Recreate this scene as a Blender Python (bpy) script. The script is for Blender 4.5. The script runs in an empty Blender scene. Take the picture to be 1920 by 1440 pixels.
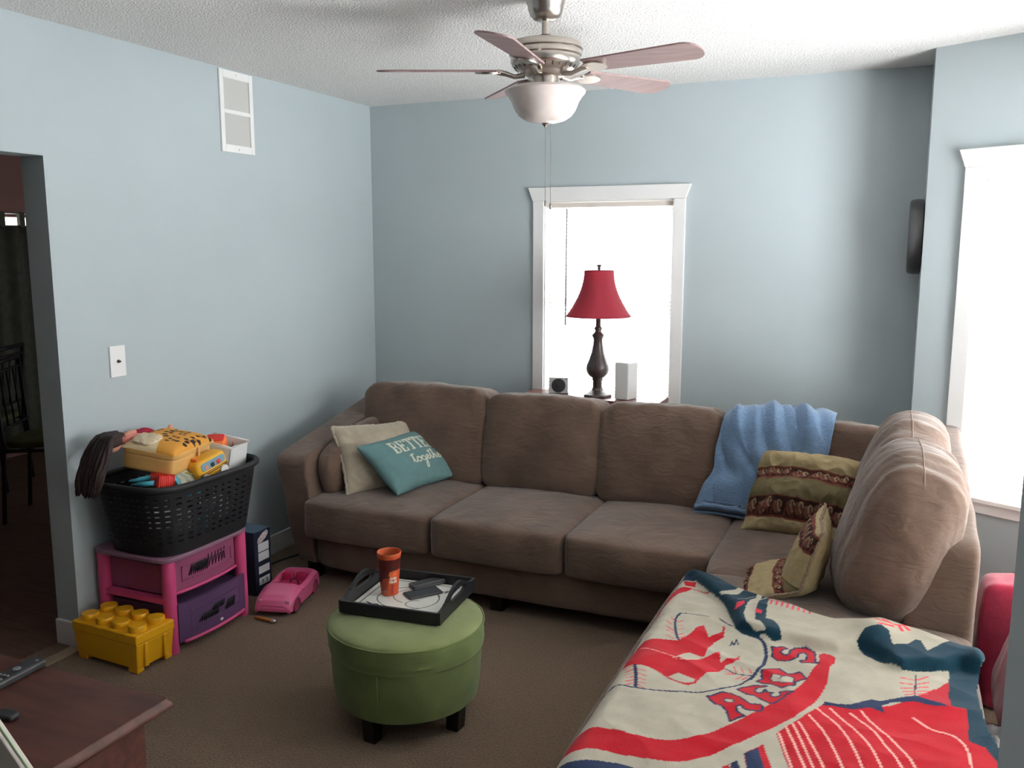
import bpy, math, random
import numpy as np
from mathutils import Matrix, Vector, noise, Euler

random.seed(7)
SC = bpy.context.scene
COL = SC.collection
PI = math.pi

# ------------------------------------------------------------------ camera
CAM_F = 1664.5
YAW = math.radians(23.486)
PIT = math.radians(8.678)
CAM = np.array([2.968, -4.699, 1.602])
_fw = np.array([-math.sin(YAW) * math.cos(PIT), math.cos(YAW) * math.cos(PIT), -math.sin(PIT)])
_rt = np.array([math.cos(YAW), math.sin(YAW), 0.0])
_up = np.cross(_rt, _fw)
cd = bpy.data.cameras.new('camera')
cam = bpy.data.objects.new('camera', cd)
COL.objects.link(cam)
m3 = Matrix(((_rt[0], _up[0], -_fw[0]), (_rt[1], _up[1], -_fw[1]), (_rt[2], _up[2], -_fw[2])))
cam.matrix_world = Matrix.Translation(Vector(CAM)) @ m3.to_4x4()
cd.sensor_fit = 'HORIZONTAL'
cd.sensor_width = 36.0
cd.lens = CAM_F * 36.0 / 1920.0
cd.clip_start = 0.02
SC.camera = cam


def at(px, py, x=None, y=None, z=None):
    """world point seen at a pixel of the 1920x1440 frame, on the plane x=, y= or z="""
    r = _fw * CAM_F + _rt * (px - 960) - _up * (py - 720)
    if z is not None:
        s = (z - CAM[2]) / r[2]
    elif y is not None:
        s = (y - CAM[1]) / r[1]
    else:
        s = (x - CAM[0]) / r[0]
    return Vector(CAM + r * s)


# ------------------------------------------------------------------ colour and materials
def lin(c):
    if isinstance(c, str):
        c = [int(c[i:i + 2], 16) for i in (0, 2, 4)]
    o = []
    for v in c[:3]:
        v = v / 255.0
        o.append(v / 12.92 if v <= 0.04045 else ((v + 0.055) / 1.055) ** 2.4)
    return (o[0], o[1], o[2], 1.0)


def scl(c, k):
    return (min(1, c[0] * k), min(1, c[1] * k), min(1, c[2] * k), 1.0)


MATS = {}


def mat(name, color=None, rough=0.6, metal=0.0, spec=0.4, var=0.0, vscale=8.0, bump=0.0, bscale=40.0, bdist=0.01,
        sheen=0.0, trans=0.0, attr=None, coords='Object', alpha=1.0, emit=0.0, coat=0.0, detail=4.0, stretch=None):
    if name in MATS:
        return MATS[name]
    m = bpy.data.materials.new(name)
    m.use_nodes = True
    nt = m.node_tree
    N = nt.nodes
    L = nt.links
    b = N['Principled BSDF']
    c = lin(color) if isinstance(color, str) else color
    b.inputs['Base Color'].default_value = c
    b.inputs['Roughness'].default_value = rough
    b.inputs['Metallic'].default_value = metal
    b.inputs['Specular IOR Level'].default_value = spec
    if coat:
        b.inputs['Coat Weight'].default_value = coat
        b.inputs['Coat Roughness'].default_value = 0.15
    if sheen:
        b.inputs['Sheen Weight'].default_value = sheen
        b.inputs['Sheen Roughness'].default_value = 0.5
    if trans:
        b.inputs['Transmission Weight'].default_value = trans
    if alpha < 1:
        b.inputs['Alpha'].default_value = alpha
    if emit:
        b.inputs['Emission Color'].default_value = c
        b.inputs['Emission Strength'].default_value = emit
    tc = N.new('ShaderNodeTexCoord')
    vec = tc.outputs[coords]
    if stretch:
        mp = N.new('ShaderNodeMapping')
        mp.inputs['Scale'].default_value = stretch
        L.new(vec, mp.inputs['Vector'])
        vec = mp.outputs['Vector']
    src = None
    if attr:
        a = N.new('ShaderNodeAttribute')
        a.attribute_name = attr
        src = a.outputs['Color']
    if var:
        n = N.new('ShaderNodeTexNoise')
        n.inputs['Scale'].default_value = vscale
        n.inputs['Detail'].default_value = detail
        L.new(vec, n.inputs['Vector'])
        r = N.new('ShaderNodeMapRange')
        r.inputs['From Min'].default_value = 0.3
        r.inputs['From Max'].default_value = 0.7
        r.inputs['To Min'].default_value = 1 - var
        r.inputs['To Max'].default_value = 1 + var
        L.new(n.outputs['Fac'], r.inputs['Value'])
        mx = N.new('ShaderNodeMix')
        mx.data_type = 'RGBA'
        mx.blend_type = 'MULTIPLY'
        mx.inputs['Factor'].default_value = 1.0
        if src:
            L.new(src, mx.inputs['A'])
        else:
            mx.inputs['A'].default_value = c
        L.new(r.outputs['Result'], mx.inputs['B'])
        src = mx.outputs['Result']
    if src:
        L.new(src, b.inputs['Base Color'])
    if bump:
        n2 = N.new('ShaderNodeTexNoise')
        n2.inputs['Scale'].default_value = bscale
        n2.inputs['Detail'].default_value = 3.0
        L.new(vec, n2.inputs['Vector'])
        bp = N.new('ShaderNodeBump')
        bp.inputs['Strength'].default_value = bump
        bp.inputs['Distance'].default_value = bdist
        L.new(n2.outputs['Fac'], bp.inputs['Height'])
        L.new(bp.outputs['Normal'], b.inputs['Normal'])
    MATS[name] = m
    return m


def emission(name, color, strength):
    m = bpy.data.materials.new(name)
    m.use_nodes = True
    nt = m.node_tree
    for n in list(nt.nodes):
        if n.type == 'BSDF_PRINCIPLED':
            nt.nodes.remove(n)
    e = nt.nodes.new('ShaderNodeEmission')
    e.inputs['Color'].default_value = lin(color) if isinstance(color, str) else color
    e.inputs['Strength'].default_value = strength
    nt.links.new(e.outputs[0], nt.nodes['Material Output'].inputs['Surface'])
    return m


# ------------------------------------------------------------------ mesh building
class MB:
    def __init__(self):
        self.v = []
        self.f = []
        self.c = None

    def add(self, vs, fs):
        o = len(self.v)
        self.v += [tuple(p) for p in vs]
        self.f += [tuple(i + o for i in f) for f in fs]
        return self

    def box(self, x0, x1, y0, y1, z0, z1, M=None):
        vs = [Vector((x, y, z)) for z in (z0, z1) for y in (y0, y1) for x in (x0, x1)]
        if M is not None:
            vs = [M @ p for p in vs]
        return self.add(vs, [(0, 2, 3, 1), (4, 5, 7, 6), (0, 1, 5, 4), (1, 3, 7, 5), (3, 2, 6, 7), (2, 0, 4, 6)])

    def prism(self, poly, z0, z1, M=None):
        n = len(poly)
        vs = [Vector((p[0], p[1], z0)) for p in poly] + [Vector((p[0], p[1], z1)) for p in poly]
        if M is not None:
            vs = [M @ p for p in vs]
        a = sum(poly[i][0] * poly[(i + 1) % n][1] - poly[(i + 1) % n][0] * poly[i][1] for i in range(n))
        fs = [tuple(range(n))[::-1], tuple(range(n, 2 * n))] + [(i, (i + 1) % n, n + (i + 1) % n, n + i) for i in range(n)]
        if a < 0:
            fs = [f[::-1] for f in fs]
        return self.add(vs, fs)

    def lathe(self, prof, n=48, M=None, cap=True):
        vs = []
        for r, z in prof:
            for i in range(n):
                a = 2 * PI * i / n
                vs.append(Vector((r * math.cos(a), r * math.sin(a), z)))
        fs = []
        for k in range(len(prof) - 1):
            for i in range(n):
                j = (i + 1) % n
                fs.append((k * n + i, k * n + j, (k + 1) * n + j, (k + 1) * n + i))
        if cap:
            fs.append(tuple(range(n))[::-1])
            fs.append(tuple(range((len(prof) - 1) * n, len(prof) * n)))
        if M is not None:
            vs = [M @ p for p in vs]
        return self.add(vs, fs)

    def tube(self, path, r, n=10, closed=False, cap=True, flat=None):
        path = [Vector(p) for p in path]
        k = len(path)
        rr = r if isinstance(r, (list, tuple)) else [r] * k
        vs = []
        prev = None
        for i, p in enumerate(path):
            if closed:
                t = path[(i + 1) % k] - path[i - 1]
            else:
                t = path[min(i + 1, k - 1)] - path[max(i - 1, 0)]
            t.normalize()
            if prev is None:
                up = Vector((0, 0, 1)) if abs(t.z) < 0.9 else Vector((1, 0, 0))
                u = t.cross(up).normalized()
            else:
                u = (prev - t * prev.dot(t)).normalized()
            prev = u
            w = t.cross(u)
            for j in range(n):
                a = 2 * PI * j / n
                vs.append(p + u * (rr[i] * math.cos(a)) + w * (rr[i] * math.sin(a) * (flat or 1)))
        fs = []
        for i in range(k if closed else k - 1):
            i2 = (i + 1) % k
            for j in range(n):
                j2 = (j + 1) % n
                fs.append((i * n + j, i * n + j2, i2 * n + j2, i2 * n + j))
        if cap and not closed:
            fs.append(tuple(range(n))[::-1])
            fs.append(tuple(range((k - 1) * n, k * n)))
        return self.add(vs, fs)

    def grid(self, fn, nu, nv, closed_u=False):
        vs = [Vector(fn(i / (nu if closed_u else nu - 1), j / (nv - 1))) for j in range(nv) for i in range(nu)]
        fs = []
        for j in range(nv - 1):
            for i in range(nu if closed_u else nu - 1):
                i2 = (i + 1) % nu
                fs.append((j * nu + i, j * nu + i2, (j + 1) * nu + i2, (j + 1) * nu + i))
        return self.add(vs, fs)

    def rbox(self, sx, sy, sz, p=5.0, n=18, fn=None, M=None):
        """rounded box by superellipsoid projection, deformed by fn(local unit coords, point)"""
        key = {}
        vs = []
        fs = []

        def vid(c):
            k = tuple(round(t, 5) for t in c)
            if k in key:
                return key[k]
            x, y, z = c
            s = 1.0 / (abs(x) ** p + abs(y) ** p + abs(z) ** p) ** (1.0 / p)
            q = Vector((x * s * sx / 2, y * s * sy / 2, z * s * sz / 2))
            if fn:
                q = fn(Vector((x * s, y * s, z * s)), q)
            if M is not None:
                q = M @ q
            key[k] = len(vs)
            vs.append(q)
            return key[k]
        g = [math.sin(-PI / 2 + PI * i / n) * 0.35 + (-1 + 2 * i / n) * 0.65 for i in range(n + 1)]
        for ax in range(3):
            for sg in (-1, 1):
                for i in range(n):
                    for j in range(n):
                        q = []
                        for a, b in ((i, j), (i + 1, j), (i + 1, j + 1), (i, j + 1)):
                            c = [0, 0, 0]
                            c[ax] = sg
                            c[(ax + 1) % 3] = g[a]
                            c[(ax + 2) % 3] = g[b]
                            q.append(vid(c))
                        fs.append(tuple(q) if sg > 0 else tuple(q[::-1]))
        return self.add(vs, fs)


def obj(name, mb, material, parent=None, smooth=False, bevel=0.0, segs=2, world=False, angle=None, solid=0.0, subsurf=0):
    """link a mesh; with world=True the points are in world space and are moved into the parent's space"""
    me = bpy.data.meshes.new(name)
    vs = mb.v
    if world and parent is not None:
        inv = INV.get(parent.name)
        if inv is not None:
            vs = [inv @ Vector(p) for p in vs]
    me.from_pydata([tuple(p) for p in vs], [], mb.f)
    me.update()
    o = bpy.data.objects.new(name, me)
    COL.objects.link(o)
    if parent is not None:
        o.parent = parent
        if parent.name in INV and parent.type == 'MESH':
            INV[o.name] = INV[parent.name]
        elif parent.name in INV:
            INV[o.name] = INV[parent.name]
    if isinstance(material, (list, tuple)):
        for m in material:
            me.materials.append(m)
    elif material:
        me.materials.append(material)
    if smooth or angle:
        me.polygons.foreach_set('use_smooth', [True] * len(me.polygons))
    if angle:
        me.set_sharp_from_angle(angle=math.radians(angle))
    if solid:
        s = o.modifiers.new('solid', 'SOLIDIFY')
        s.thickness = solid
        s.offset = 0
    if bevel:
        b = o.modifiers.new('bevel', 'BEVEL')
        b.width = bevel
        b.segments = segs
        b.limit_method = 'ANGLE'
        b.angle_limit = math.radians(40)
    if subsurf:
        s = o.modifiers.new('sub', 'SUBSURF')
        s.levels = subsurf
        s.render_levels = subsurf
    return o


INV = {}


def tag(o, label, cat, group=None):
    o['label'] = label
    o['category'] = cat
    if group:
        o['group'] = group
    return o


def thing(name, label, cat, loc=(0, 0, 0), rotz=0.0, group=None, M=None):
    o = bpy.data.objects.new(name, None)
    COL.objects.link(o)
    o.empty_display_size = 0.05
    if M is None:
        M = Matrix.Translation(Vector(loc)) @ Matrix.Rotation(rotz, 4, 'Z')
    o.matrix_world = M
    INV[o.name] = M.inverted()
    return tag(o, label, cat, group)


def struct(name, mb, m, parent=None, **k):
    o = obj(name, mb, m, parent, **k)
    if parent is None:
        o['kind'] = 'structure'
    return o


def frame(origin, right, up):
    """matrix with local x along right, local z along up, local y = away (right-handed)"""
    r = Vector(right).normalized()
    u = Vector(up)
    u = (u - r * u.dot(r)).normalized()
    f = u.cross(r)
    return Matrix(((r.x, f.x, u.x, origin[0]), (r.y, f.y, u.y, origin[1]), (r.z, f.z, u.z, origin[2]), (0, 0, 0, 1)))


def nz(p, s=1.0, seed=0.0):
    return noise.noise(Vector((p[0] * s + seed, p[1] * s + seed * 1.7, p[2] * s - seed)))


# ------------------------------------------------------------------ painting patterns on fine meshes
def in_poly(X, Y, poly):
    P = np.asarray(poly, float)
    ins = np.zeros(X.shape, bool)
    box = (X >= P[:, 0].min()) & (X <= P[:, 0].max()) & (Y >= P[:, 1].min()) & (Y <= P[:, 1].max())
    idx = np.nonzero(box)[0]
    if not len(idx):
        return ins
    x = X[idx]
    y = Y[idx]
    r = np.zeros(x.shape, bool)
    n = len(P)
    for i in range(n):
        x0, y0 = P[i]
        x1, y1 = P[(i + 1) % n]
        if y0 == y1:
            continue
        c = ((y0 > y) != (y1 > y)) & (x < (x1 - x0) * (y - y0) / (y1 - y0) + x0)
        r ^= c
    ins[idx] = r
    return ins


def line_dist(X, Y, pts, closed=False):
    P = np.asarray(pts, float)
    d = np.full(X.shape, 1e9)
    n = len(P)
    for i in range(n if closed else n - 1):
        a = P[i]
        b = P[(i + 1) % n]
        e = b - a
        l2 = float(e @ e) or 1e-12
        t = np.clip(((X - a[0]) * e[0] + (Y - a[1]) * e[1]) / l2, 0, 1)
        d = np.minimum(d, np.hypot(X - a[0] - t * e[0], Y - a[1] - t * e[1]))
    return d


def smooth_poly(pts, it=2, closed=True):
    P = [np.array(p, float) for p in pts]
    for _ in range(it):
        Q = []
        n = len(P)
        rng = range(n) if closed else range(n - 1)
        if not closed:
            Q.append(P[0])
        for i in rng:
            a = P[i]
            b = P[(i + 1) % n]
            Q += [a * .75 + b * .25, a * .25 + b * .75]
        if not closed:
            Q.append(P[-1])
        P = Q
    return P


def paint(X, Y, base, layers):
    """layers: ('poly', pts, color) or ('line', pts, width, color[, closed])"""
    C = np.tile(np.array(base[:3], float), (len(X), 1))
    for L in layers:
        if L[0] == 'poly':
            C[in_poly(X, Y, L[1])] = L[2][:3]
        else:
            C[line_dist(X, Y, L[1], len(L) > 4 and L[4]) < L[2] / 2] = L[3][:3]
    return C


def set_color(o, C):
    me = o.data
    a = me.color_attributes.new('Col', 'FLOAT_COLOR', 'POINT')
    buf = np.ones((len(me.vertices), 4), np.float32)
    buf[:, :3] = C
    a.data.foreach_set('color', buf.ravel())


def arr_mesh(name, V, F, material, parent=None, smooth=True):
    me = bpy.data.meshes.new(name)
    V = np.asarray(V, np.float32)
    F = np.asarray(F, np.int32)
    me.vertices.add(len(V))
    me.vertices.foreach_set('co', V.ravel())
    me.loops.add(F.size)
    me.loops.foreach_set('vertex_index', F.ravel())
    me.polygons.add(len(F))
    me.polygons.foreach_set('loop_start', np.arange(0, F.size, F.shape[1], dtype=np.int32))
    me.update(calc_edges=True)
    me.validate()
    if smooth:
        me.polygons.foreach_set('use_smooth', [True] * len(me.polygons))
    me.materials.append(material)
    o = bpy.data.objects.new(name, me)
    COL.objects.link(o)
    if parent is not None:
        o.parent = parent
        if parent.name in INV:
            INV[o.name] = INV[parent.name]
    return o


def grid_faces(nu, nv):
    i = np.arange(nu - 1)
    j = np.arange(nv - 1)
    I, J = np.meshgrid(i, j)
    a = (J * nu + I).ravel()
    return np.stack([a, a + 1, a + nu + 1, a + nu], 1)
# ------------------------------------------------------------------ materials of the room
H = 2.44
M_wall = mat('wall_paint', (0.435, 0.495, 0.515, 1), rough=0.75, spec=0.25, var=0.03, vscale=1.5, bump=0.12, bscale=160, bdist=0.002)
M_trim = mat('white_trim', (0.80, 0.80, 0.79, 1), rough=0.4, var=0.02, vscale=6)
M_ceil = mat('popcorn_ceiling', (0.80, 0.79, 0.77, 1), rough=0.95, spec=0.1, bump=1.0, bscale=120, bdist=0.008, var=0.05, vscale=90)
M_carpet = mat('brown_carpet', (0.205, 0.133, 0.078, 1), rough=1.0, spec=0.05, var=0.28, vscale=130, bump=1.0, bscale=170, bdist=0.012, sheen=0.2, detail=5)
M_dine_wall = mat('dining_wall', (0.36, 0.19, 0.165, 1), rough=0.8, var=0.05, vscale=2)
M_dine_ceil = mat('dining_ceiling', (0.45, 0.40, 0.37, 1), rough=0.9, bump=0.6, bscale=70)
M_day = emission('daylight_pane', (0.97, 0.985, 1.0, 1), 8.5)
M_day_low = emission('daylight_low', (0.97, 0.985, 1.0, 1), 8.0)
M_day_strong = emission('daylight_strong', (0.97, 0.985, 1.0, 1), 36.0)
M_day_back = emission('daylight_back', (0.95, 0.98, 1.0, 1), 6.0)
M_day_dim = emission('dining_pane', (0.95, 0.97, 1.0, 1), 2.5)

BA = math.radians(28.0)
P0 = Vector((3.05, -0.39, 0))
BD = Vector((math.cos(BA), -math.sin(BA), 0))
BN = Vector((math.sin(BA), math.cos(BA), 0))
BL = 1.15
P1 = P0 + BD * BL
Y_END = -4.045
P3 = Vector((3.05, Y_END, 0))
P2 = Vector((P1.x, Y_END - (P1.y + 0.39), 0))
YB = -6.2

# floor and ceiling follow the room with its bay
room = [(0, 0.0), (3.05, 0.0), (3.05, -0.39), (P1.x, P1.y), (P2.x, P2.y), (3.05, Y_END), (3.05, YB), (0, YB)]
big = [(-0.12, 0.15), (3.2, 0.15), (3.25, -0.30), (P1.x + .12, P1.y + .1), (P2.x + .12, P2.y - .1), (3.25, Y_END - .1), (3.25, YB - .1), (-0.12, YB - .1)]
struct('floor', MB().prism(big, -0.1, 0.0), M_carpet)
struct('ceiling', MB().prism(big, H, H + 0.1), M_ceil)

# left wall with the doorway to the next room
DY0, DY1, DZ = -2.270, -3.25, 1.946
w = MB().box(-0.12, 0, DY0, 0.15, 0, H).box(-0.12, 0, DY1, DY0, DZ, H).box(-0.12, 0, YB - .1, DY1, 0, H)
struct('wall_left', w, M_wall)
# back wall with window opening
WX0, WX1, WZ0, WZ1 = 1.125, 1.855, 0.74, 1.862
w = MB().box(0, WX0, 0, 0.15, 0, H).box(WX1, 3.2, 0, 0.15, 0, H).box(WX0, WX1, 0, 0.15, 0, WZ0).box(WX0, WX1, 0, 0.15, WZ1, H)
struct('wall_back', w, M_wall)
# right wall: the short return beside the bay and the near stretch beyond it
struct('wall_right', MB().prism([(3.05, 0.0), (3.05, -0.39), (3.05 + .12 * BD.x + .1 * BN.x, -0.39 + .12 * BD.y + .1 * BN.y), (3.2, 0.0)], 0, H), M_wall)
struct('wall_near_right', MB().box(3.05, 3.25, YB - .1, Y_END, 0, H), M_wall)
struct('wall_front', MB().box(-0.12, 3.25, YB - .1, YB, 0, H), mat('dark_back_wall', (0.14, 0.12, 0.11, 1), rough=0.8))  # unseen wall behind the camera, its colour made dark to cut bounced light


def bay_wall(name, A, B, spans, z0, z1, tk=0.1):
    """a wall from A to B (room on its right-hand side) with openings between the given spans"""
    A = Vector(A)
    B = Vector(B)
    L = (B - A).length
    d = (B - A) / L
    n = Vector((-d.y, d.x, 0))
    M = Matrix(((d.x, n.x, 0, A.x), (d.y, n.y, 0, A.y), (0, 0, 1, 0), (0, 0, 0, 1)))
    w = MB()
    t = 0.0
    for a, b in spans:
        w.box(t, a, 0, tk, 0, H, M)
        w.box(a, b, 0, tk, 0, z0, M)
        w.box(a, b, 0, tk, z1, H, M)
        t = b
    w.box(t, L, 0, tk, 0, H, M)
    struct(name, w, M_wall)
    return M


def window(name, M, x0, x1, z0, z1, cw=0.064, sill=True, pane_mat=None, sash=0.03, head=0.074, fl=0.028):
    """casing with a flared head, sill with apron, jamb liner, sash and a bright pane; local y points outdoors"""
    o = thing(name, '', '', M=M)
    for k in ('label', 'category'):
        del o[k]
    o['kind'] = 'structure'
    a, b = x0 - cw, x1 + cw
    c = MB().box(a, x0, -0.018, 0, z0, z1, None).box(x1, b, -0.018, 0, z0, z1, None)
    obj('side_casing', c, M_trim, o, bevel=0.003)
    h = MB().prism([(a, z1), (b, z1), (b + fl, z1 + head), (a - fl, z1 + head)], 0.0, 0.024, Matrix(((1, 0, 0, 0), (0, 0, -1, 0), (0, 1, 0, 0), (0, 0, 0, 1))))
    obj('head_casing', h, M_trim, o, bevel=0.003)
    obj('sill', MB().box(a - .01, b + .01, -0.035, 0.02, z0 - .012, z0 + .008).box(a, b, -0.016, 0, z0 - .06, z0 - .012), M_trim, o, bevel=0.003)
    t = 0.004
    l = MB().box(x0, x0 + t, 0, 0.1, z0, z1).box(x1 - t, x1, 0, 0.1, z0, z1).box(x0, x1, 0, 0.1, z1 - t, z1).box(x0, x1, 0, 0.1, z0, z0 + t)
    obj('jamb_liner', l, M_trim, o)
    s = MB().box(x0 + t, x0 + sash, 0.062, 0.09, z0 + t, z1 - t).box(x1 - sash, x1 - t, 0.062, 0.09, z0 + t, z1 - t)
    s.box(x0 + sash, x1 - sash, 0.062, 0.09, z1 - sash, z1 - t).box(x0 + sash, x1 - sash, 0.062, 0.09, z0 + t, z0 + sash)
    zm = (z0 + z1) / 2
    s.box(x0 + sash, x1 - sash, 0.062, 0.09, zm - .015, zm + .015)
    obj('sash', s, M_trim, o)
    obj('pane', MB().box(x0 + t, x1 - t, 0.094, 0.099, z0 + t, z1 - t), pane_mat or M_day, o)
    return o


I4 = Matrix.Identity(4)
window('window_1', I4, WX0, WX1, WZ0, WZ1, cw=0.064, pane_mat=M_day_back)

BZ0, BZ1 = 0.548, 1.935
Mb = bay_wall('wall_bay_far', P0, P1, [(0.235, 1.0)], BZ0, BZ1)
window('window_2', Mb, 0.235, 1.0, BZ0, BZ1, cw=0.07)
Lc = (P2 - P1).length
Mc = bay_wall('wall_bay_centre', P1, P2, [(0.2, 1.2), (Lc - 1.2, Lc - 0.2)], BZ0, BZ1)
w3 = window('window_3', Mc, 0.2, 1.2, BZ0, BZ1, pane_mat=M_day_strong)
w4 = window('window_4', Mc, Lc - 1.2, Lc - 0.2, BZ0, BZ1, pane_mat=M_day_low)
Md = bay_wall('wall_bay_near', P2, P3, [], BZ0, BZ1)
pass

# baseboards
bb = MB().box(0, 0.014, DY0, 0.0, 0, 0.105).box(-0.12, 0.014, DY0 - .014, DY0, 0, 0.105)
struct('baseboard_left', bb, M_trim, bevel=0.004)
struct('baseboard_back', MB().box(0.014, 3.05, -0.014, 0, 0, 0.105), M_trim, bevel=0.004)
struct('baseboard_bay', MB().box(0.0, BL, -0.014, 0, 0, 0.105, Mb), M_trim, bevel=0.004)
M_strip = mat('threshold_strip', (0.42, 0.33, 0.22, 1), rough=0.4, metal=0.3, var=0.1)
struct('trim_1', MB().box(-0.03, 0.03, DY1, DY0 - .015, 0.0, 0.008), M_strip, bevel=0.003)

# the dining room seen through the doorway
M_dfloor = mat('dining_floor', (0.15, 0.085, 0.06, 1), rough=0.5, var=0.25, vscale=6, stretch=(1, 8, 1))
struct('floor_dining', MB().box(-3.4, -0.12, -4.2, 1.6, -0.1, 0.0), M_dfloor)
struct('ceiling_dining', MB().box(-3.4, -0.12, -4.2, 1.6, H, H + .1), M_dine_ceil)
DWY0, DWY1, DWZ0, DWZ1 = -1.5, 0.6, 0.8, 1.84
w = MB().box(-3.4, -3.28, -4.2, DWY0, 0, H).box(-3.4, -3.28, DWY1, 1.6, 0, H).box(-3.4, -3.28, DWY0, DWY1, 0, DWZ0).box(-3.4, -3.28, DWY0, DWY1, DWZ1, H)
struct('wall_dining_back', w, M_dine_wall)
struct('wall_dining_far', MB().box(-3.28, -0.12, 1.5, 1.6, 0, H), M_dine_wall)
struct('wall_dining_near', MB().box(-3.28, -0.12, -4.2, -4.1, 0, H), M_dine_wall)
wo = thing('window_6', '', '', (-3.3, 0, 0))
for k in ('label', 'category'):
    del wo[k]
wo['kind'] = 'structure'
obj('pane', MB().box(-3.38, -3.37, DWY0, DWY1, DWZ0, DWZ1), M_day_dim, wo, world=True)

# ------------------------------------------------------------------ blind in the back window and shade rollers in the bay
M_blind = mat('blind_slats', (0.90, 0.90, 0.88, 1), rough=0.5, trans=0.0)
nt = M_blind.node_tree
_b = nt.nodes['Principled BSDF']
_tr = nt.nodes.new('ShaderNodeBsdfTranslucent')
_tr.inputs['Color'].default_value = (0.95, 0.95, 0.93, 1)
_mx = nt.nodes.new('ShaderNodeMixShader')
_mx.inputs[0].default_value = 0.65
nt.links.new(_b.outputs[0], _mx.inputs[1])
nt.links.new(_tr.outputs[0], _mx.inputs[2])
nt.links.new(_mx.outputs[0], nt.nodes['Material Output'].inputs['Surface'])
M_rail = mat('blind_rail', (0.72, 0.66, 0.60, 1), rough=0.45)
for wo_, x0, x1 in ((w3, 0.2, 1.2), (w4, Lc - 1.2, Lc - 0.2)):  # unseen slats added to the centre bay windows, tilted to throw light upward
    sl = MB()
    z = BZ0 + 0.03
    while z < BZ1 - 0.02:
        sl.box(x0 + .01, x1 - .01, -0.025, 0.025, -0.001, 0.001, Matrix.Translation((0, 0.03, z)) @ Matrix.Rotation(math.radians(-32), 4, 'X'))
        z += 0.043
    obj('blind_slats', sl, M_blind, wo_)
bl = thing('window_blind', 'white slatted blind hanging in the back window behind the red lamp', 'blind', (1.49, 0.035, WZ0))
obj('head_rail', MB().box(WX0 + .006, WX1 - .006, 0.012, 0.05, WZ1 - .036, WZ1 - .012), M_rail, bl, world=True, bevel=0.003)
sl = MB()
z = WZ0 + 0.03
while z < WZ1 - 0.045:
    sl.box(WX0 + .012, WX1 - .012, -0.0105, 0.0105, -0.0006, 0.0006, Matrix.Translation((0, 0.031, z)) @ Matrix.Rotation(math.radians(18), 4, 'X'))
    z += 0.0205
obj('slats', sl, M_blind, bl, world=True)
obj('bottom_rail', MB().box(WX0 + .012, WX1 - .012, 0.02, 0.042, WZ0 + .008, WZ0 + .02), M_rail, bl, world=True, bevel=0.003)
obj('tilt_wand', MB().tube([(1.254, 0.008, 1.82), (1.254, 0.004, 1.5), (1.253, 0.002, 1.174)], 0.0045, 8), mat('wand_plastic', (0.30, 0.30, 0.31, 1), rough=0.3), bl, world=True, smooth=True)


def roller(M, x0, x1, label):
    o = thing('roller_shade', label, 'window shade', M=M @ Matrix.Translation(((x0 + x1) / 2, 0.045, BZ1 - 0.05)))
    R = Matrix.Translation((0, 0, 0)) @ Matrix.Rotation(PI / 2, 4, 'Y')
    L = (x1 - x0) / 2
    obj('roller_tube', MB().lathe([(0.016, -L + .022), (0.016, L - .022)], 24, R), mat('shade_cloth', (0.8, 0.79, 0.77, 1), rough=0.8), o, angle=40)
    for s in (-1, 1):
        obj('bracket', MB().box(s * (L - .013) - .007, s * (L - .013) + .007, -0.018, 0.018, -0.022, 0.022), M_trim, o, bevel=0.002)


roller(Mb, 0.235, 1.0, 'white rolled up shade at the top of the angled bay window')
# ------------------------------------------------------------------ sectional sofa
M_suede = mat('brown_suede', (0.130, 0.084, 0.062, 1), rough=0.95, spec=0.10, var=0.24, vscale=6.0, bump=0.25, bscale=260, bdist=0.002, sheen=0.28, detail=8)
# long shallow creases in the nap, on top of the fine weave
_nt = M_suede.node_tree
_tc = _nt.nodes.new('ShaderNodeTexCoord')
_mp = _nt.nodes.new('ShaderNodeMapping')
_mp.inputs['Scale'].default_value = (1.8, 1.8, 4.2)
_nz = _nt.nodes.new('ShaderNodeTexNoise')
_nz.inputs['Scale'].default_value = 5.5
_nz.inputs['Detail'].default_value = 5.0
_nz.inputs['Distortion'].default_value = 1.6
_bp = _nt.nodes.new('ShaderNodeBump')
_bp.inputs['Strength'].default_value = 0.45
_bp.inputs['Distance'].default_value = 0.012
_nt.links.new(_tc.outputs['Object'], _mp.inputs['Vector'])
_nt.links.new(_mp.outputs['Vector'], _nz.inputs['Vector'])
_nt.links.new(_nz.outputs['Fac'], _bp.inputs['Height'])
_b0 = [n for n in _nt.nodes if n.type == 'BUMP' and n != _bp][0]
_nt.links.new(_bp.outputs['Normal'], _b0.inputs['Normal'])
M_leg = mat('dark_leg', (0.012, 0.009, 0.008, 1), rough=0.4)
M_thread = mat('seam_thread', (0.26, 0.19, 0.155, 1), rough=0.9)

sofa = thing('sectional_sofa', 'brown suede L-shaped sectional sofa running along the back wall and right side', 'sofa', (1.7, -0.9, 0))


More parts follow.
